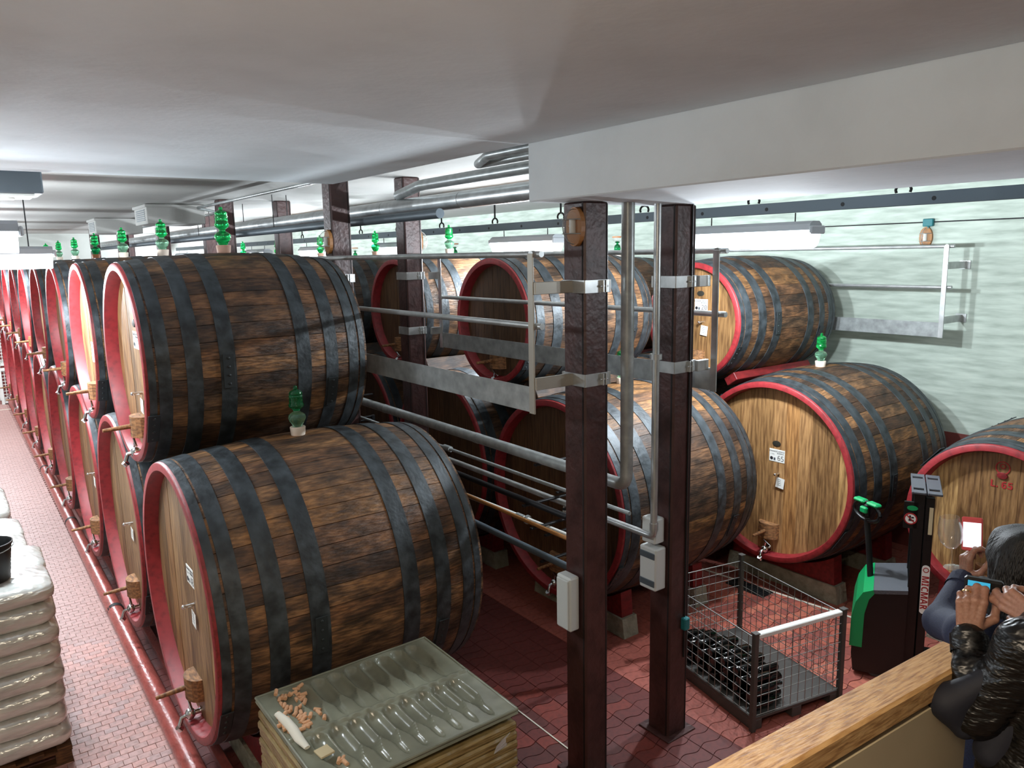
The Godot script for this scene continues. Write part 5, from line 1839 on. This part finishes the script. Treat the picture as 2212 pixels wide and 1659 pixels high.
	if J.has("flap"):
		var fp := Flesh.new(lo, hi, 0.01, 0.03)
		for q in J.flap:
			fp.bone(q[0] - foot, q[1] - foot, q[2], q[3], Vector3(1, 1, 1))
		mb = MB.new()
		fp.skin(mb)
		part("hanging_hem", mb, M.jacket_lining, jk)
	var tr := Flesh.new(lo, Vector3(0.6, 1.1, 0.6), 0.014, 0.03)
	legs.call(tr, 0.014)
	tr.bone(hip - rt * 0.06, hip + rt * 0.06, 0.115, 0.115)
	mb = MB.new()
	tr.skin(mb)
	part("trousers", mb, M.trousers, o)
	for s in ["l", "r"]:
		mb = MB.new()
		var a: Vector3 = J["foot_" + s]
		mb.ball(a + f * 0.07 - up * 0.022, Vector3(0.045, 0.032, 0.045) + Vector3(absf(f.x), 0, absf(f.z)) * 0.075, 8, 14)
		part("shoe", mb, M.black, o)
	return o

func build_people() -> void:
	var e := Vector3(0, E, 0)
	# one in black leather, mostly beyond the right edge of the picture, raising a compact camera
	var J := {
		"face": Vector3(0.6, 0, -0.8), "head": e + Vector3(2.35, -0.82, -0.625), "neck": e + Vector3(2.326, -0.985, -0.588), "hip": e + Vector3(2.26, -1.49, -0.62),
		"sh_l": e + Vector3(2.19, -1.05, -0.69), "sh_r": e + Vector3(2.46, -1.05, -0.486), "el_l": e + Vector3(2.143, -1.272, -0.775), "el_r": e + Vector3(2.37, -1.23, -0.55),
		"wr_l": e + Vector3(2.262, -1.10, -0.859), "wr_r": e + Vector3(2.262, -0.992, -0.70), "foot_l": Vector3(2.2, 1.605, -0.70), "foot_r": Vector3(2.33, 1.605, -0.56),
	}
	var away := Vector3(0.93, 0, -0.36)
	J.folds = []
	for k in 7:
		var t := 0.08 + 0.1 * k
		var c: Vector3 = J.el_l.lerp(J.wr_l, t) - away * 0.045
		var side := Vector3(0.36, 0, 0.93)
		J.folds.append([c - side * 0.03 + Vector3(0, 0.006 * (k % 2), 0), c + side * 0.028 + Vector3(0, 0.012, 0), 0.011])
	for k in 9:
		var c: Vector3 = J.el_l.lerp(J.sh_l, -0.05 + 0.1 * k) - away * 0.05
		J.folds.append([c - Vector3(0.36, 0.1 + 0.3 * (k % 2), 0.93) * 0.03, c + Vector3(0.36, 0.25, 0.93) * 0.04, 0.009])
	J.flap = [[e + Vector3(2.16, -1.12, -0.72), e + Vector3(2.09, -1.24, -0.83), 0.03, 0.045], [e + Vector3(2.09, -1.24, -0.83), e + Vector3(2.10, -1.30, -0.79), 0.045, 0.03], [e + Vector3(2.2, -1.2, -0.68), e + Vector3(2.15, -1.36, -0.73), 0.06, 0.05]]
	var fist := [[0.75, 1.35, 0.9], [0.85, 1.4, 0.95], [0.95, 1.45, 0.95], [1.05, 1.45, 0.95]]
	var grip := [[0.15, 0.45, 0.5], [0.35, 0.6, 0.5], [0.7, 0.9, 0.6], [0.9, 1.0, 0.7]]
	person("person in a black leather jacket at the right edge, holding up a small camera", J, M.leather, [
		[e + Vector3(2.262, -1.10, -0.859), Vector3(0.18, 0.93, -0.06), away, true, fist, 0.35, 1.08],
		[e + Vector3(2.262, -0.992, -0.70), Vector3(0.40, 0.14, -0.88), Vector3(0.8, -0.15, 0.5), false, grip, 0.1, 1.05]], true)
	var ring := MB.new()
	ring.lathe([Vector2(0.0118, -0.003), Vector2(0.0132, 0.0), Vector2(0.0118, 0.003)], T(e + Vector3(2.29, -0.994, -0.885), Basis(Vector3(0.36, 0, 0.93), Vector3(0.75, 0.6, -0.3).normalized(), Vector3(-0.6, 0.8, 0.2)).orthonormalized()), 20)
	single("ring", ring, M.gold, "small gold ring on the raised left hand of the person in leather", "ring")
	var cam := thing("compact_camera", "small dark camera with a glowing blue screen held in both hands", "camera", e + Vector3(2.346, -1.02, -0.862))
	var face := Basis(Vector3(0.36, 0, 0.93).normalized(), Vector3.UP, Vector3(-0.93, 0, 0.36).normalized())
	cam.basis = face
	var mb := MB.new()
	mb.box(Vector3(0.0, 0.03, 0), Vector3(0.098, 0.06, 0.024), 0.006)
	part("body", mb, M.gloss_black, cam)
	mb = MB.new()
	mb.box(Vector3(-0.012, 0.031, 0.0125), Vector3(0.056, 0.042, 0.002))
	part("screen", mb, M.lcd, cam)
	mb = MB.new()
	mb.lathe([Vector2(0.001, 0), Vector2(0.024, 0), Vector2(0.024, 0.022), Vector2(0.018, 0.026), Vector2(0.001, 0.024)], T(Vector3(0.0, 0.03, -0.012), Basis(Vector3(1, 0, 0), Vector3(0, 0, -1), Vector3(0, 1, 0))), 20)
	part("lens", mb, M.black, cam)
	# one in denim a step lower, with a phone and a wine glass
	J = {
		"face": Vector3(0.75, 0, -0.66), "head": e + Vector3(2.755, -1.05, -0.907), "neck": e + Vector3(2.725, -1.23, -0.87), "hip": e + Vector3(2.72, -1.70, -0.86),
		"sh_l": e + Vector3(2.62, -1.285, -0.99), "sh_r": e + Vector3(2.845, -1.285, -0.74), "el_l": e + Vector3(2.82, -1.37, -1.165), "el_r": e + Vector3(3.02, -1.50, -0.82),
		"wr_l": e + Vector3(3.076, -1.28, -1.198), "wr_r": e + Vector3(3.16, -1.33, -0.98), "foot_l": Vector3(2.81, 1.405, -0.98), "foot_r": Vector3(2.88, 1.405, -0.80),
	}
	var hold := [[0.3, 0.9, 0.7], [0.6, 1.1, 0.8], [0.75, 1.2, 0.8], [0.85, 1.2, 0.8]]
	person("dark-haired person in blue denim seen from behind, raising a phone and a wine glass", J, M.denim, [
		[e + Vector3(3.076, -1.28, -1.198), Vector3(0.0, 1.0, 0.02), Vector3(0.7, 0, 0.6), true, hold, 0.3, 1.0],
		[e + Vector3(3.16, -1.33, -0.98), Vector3(0.3, 0.8, -0.5), Vector3(-0.4, 0.4, -0.6), false, hold, 0.3, 1.0]], true)
	var ph := thing("phone", "smartphone in a pink case with a bright screen, held up beside the wine glass", "phone", e + Vector3(3.085, -1.165, -1.185))
	ph.basis = face * Basis(Vector3.BACK, 0.06)
	mb = MB.new()
	mb.box(Vector3(0, 0.066, 0), Vector3(0.07, 0.136, 0.011), 0.005)
	part("case", mb, M.pink, ph)
	mb = MB.new()
	mb.box(Vector3(0, 0.064, 0.0058), Vector3(0.06, 0.1, 0.001))
	part("screen", mb, M.screen, ph)
	var gl := thing("wine_glass", "empty wine glass held up in the hand of the person in denim", "glass", e + Vector3(3.058, -1.245, -1.238))
	gl.basis = Basis(Vector3(0.93, 0, -0.36).normalized(), -0.12)
	mb = MB.new()
	mb.lathe([Vector2(0.002, 0.075), Vector2(0.02, 0.082), Vector2(0.038, 0.105), Vector2(0.045, 0.135), Vector2(0.042, 0.17), Vector2(0.034, 0.205), Vector2(0.0325, 0.205), Vector2(0.0405, 0.17), Vector2(0.0435, 0.135), Vector2(0.0365, 0.106), Vector2(0.019, 0.084), Vector2(0.002, 0.078)], T(Vector3()), 32)
	part("bowl", mb, M.clear_glass, gl)
	mb = MB.new()
	mb.lathe([Vector2(0.033, 0.003), Vector2(0.006, 0.006), Vector2(0.0035, 0.014), Vector2(0.0035, 0.068), Vector2(0.008, 0.078)], T(Vector3()), 20)
	mb.lathe([Vector2(0.001, 0.0), Vector2(0.033, 0.0), Vector2(0.034, 0.0015), Vector2(0.033, 0.003)], T(Vector3()), 24)
	part("stem_and_foot", mb, M.clear_glass, gl)
